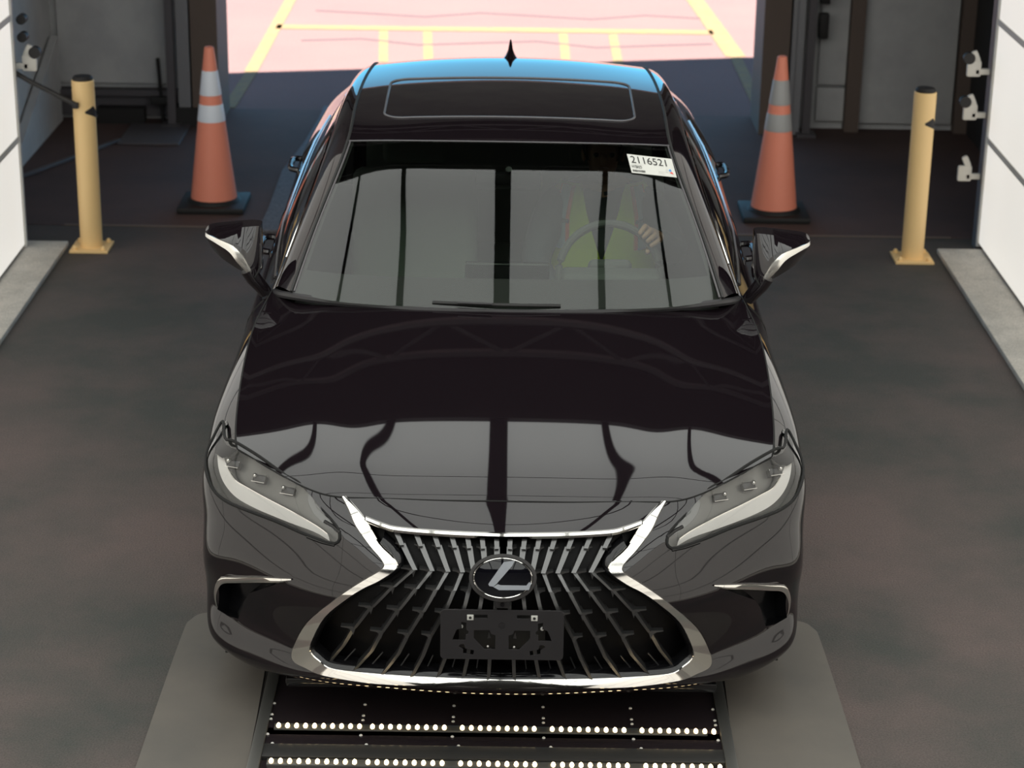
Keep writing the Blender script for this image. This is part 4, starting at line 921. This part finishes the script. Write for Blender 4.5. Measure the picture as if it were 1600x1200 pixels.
# hands: palm and four fingers curled over the rim, thumb inside it
for key, a in (('L', aL), ('R', aR)):
    t = (rimp(a+.01)-rimp(a-.01)).normalized(); w = wr[key]; P = [w]; R = [.026]; Es = []
    pc_ = rimp(a)+er(a)*.034+nn_*.040; P.append(pc_); R.append((.032, .018)); Es.append((0, 1))
    for f, L in zip((-1.5, -.5, .5, 1.5), (1.0, 1.1, 1.05, .85)):
        c = rimp(a+f*.021/.185); e = er(a+f*.02/.185); q = [c+e*.036+nn_*.012, c+e*.034-nn_*.012*L, c+e*.014-nn_*.029*L, c-e*.010*L-nn_*.024]
        i0 = len(P); P += q; R += [.0105, .0098, .0092, .0080]; Es.append((1, i0)); Es += [(i0+k, i0+k+1) for k in range(3)]
    c = rimp(a-.20 if key == 'L' else a-.20); q = [rimp(a)-er(a)*.002+nn_*.040-t*.025, c-er(a)*.022+nn_*.016, c-er(a)*.024-nn_*.012]
    i0 = len(P); P += q; R += [.012, .0105, .009]; Es += [(1, i0), (i0, i0+1), (i0+1, i0+2)]
    join(bb, skin(P, Es, R, 0, 2))
obj('body', bb, 'skin', pr, angle=80)
b = B(); 
for sx in (-.030, .030):
    bmesh.ops.create_icosphere(b, subdivisions=2, radius=.010, matrix=Matrix.Translation(hc+Vector((sx, -.078, .004))))
obj('eyes', b, 'ink', pr)
g = bmesh.new(); bmesh.ops.create_icosphere(g, subdivisions=4, radius=1, matrix=Matrix.Translation(hc+Vector((0, .014, .022))) @ Matrix.Diagonal((.083, .096, .085, 1)))
bmesh.ops.delete(g, geom=[v for v in g.verts if v.co.z < hc.z-.045 or (v.co.y < hc.y-.045 and v.co.z < hc.z+.045)], context='VERTS'); obj('hair', g, 'hair', pr)
# sweatshirt and trousers over the body
k1 = ['pel','wa','ch','ut','nk','sL','eL','wL','sR','eR','wR']; i1 = {k: i for i, k in enumerate(k1)}
pts1 = [Vector(J[k]) for k in k1]; pts1[4] = Vector(J['nk'])-Vector((0, 0, .02)); 
for h, e in (('wL', 'eL'), ('wR', 'eR')): pts1[i1[h]] = Vector(J[h]).lerp(Vector(J[e]), .10)
ad = lambda r, d: tuple(q+d for q in r) if isinstance(r, tuple) else r+d
cl = skin(pts1, [(i1[a], i1[c]) for a, c in Ed if a in i1 and c in i1], [ad(Rd[k], .016) for k in k1], 0)
obj('sweatshirt', cl, 'cloth', pr, angle=80)
k2 = ['pel','hL','kL','fL','hR','kR','fR']; i2 = {k: i for i, k in enumerate(k2)}
obj('trousers', skin([J[k] for k in k2], [(i2[a], i2[c]) for a, c in Ed if a in i2 and c in i2], [ad(Rd[k], .014) for k in k2], 0), 'dark', pr, angle=80)
# vest: a shell round the torso, open in a V at the front
def vs(th, z, g=0):
    f = (z-.62)/.49; a = .205-.03*max(0, f-.8)/.2+g; c = .150+g; cy = 2.44+.075*f
    return Vector((.36+a*math.sin(th), cy-c*math.cos(th)*(1-.10*f), z))
def vpatch(t0, t1, z0, z1, g, n=16, m=8, vfun=None):
    rows = []
    for i in range(n+1):
        th = t0+(t1-t0)*i/n; zt = z1 if vfun is None else min(z1, vfun(th)); rows.append([vs(th, z0+(zt-z0)*j/m, g) for j in range(m+1)])
    b = gridbm(rows); return b
vf = lambda th: .84+.29*min(1, abs(th)/.45) if abs(th) < .45 else (1.135 if abs(th) < 1.15 else 1.135-.16*min(1, (abs(th)-1.15)/.5))
vb = vpatch(.02, 2*math.pi-.02, .62, 1.135, .012, 64, 10, lambda th: vf(th if th < math.pi else th-2*math.pi))
bmesh.ops.solidify(vb, geom=vb.faces[:], thickness=.006); ve = obj('vest', vb, 'vest', pr, angle=80); ve['label'] = 'yellow-green safety vest'
for s in (-1, 1):
    for (d0, d1, m, gg) in ((.60, .98, 'orange', .017), (.67, .91, 'tape', .020)):
        b = vpatch(s*d0, s*d1, .885, 1.125, gg, 5, 8); bmesh.ops.solidify(b, geom=b.faces[:], thickness=.002); obj('reflective_stripe' if m == 'tape' else 'stripe_border', b, m, ve)
    b = vpatch(s*.60, s*.98, .985, 1.0, .022, 5, 2); obj('pocket_band', b, 'cloth', ve)
b = vpatch(-1.5, 1.5, .74, .79, .018, 30, 2); obj('waist_stripe', b, 'tape', ve)
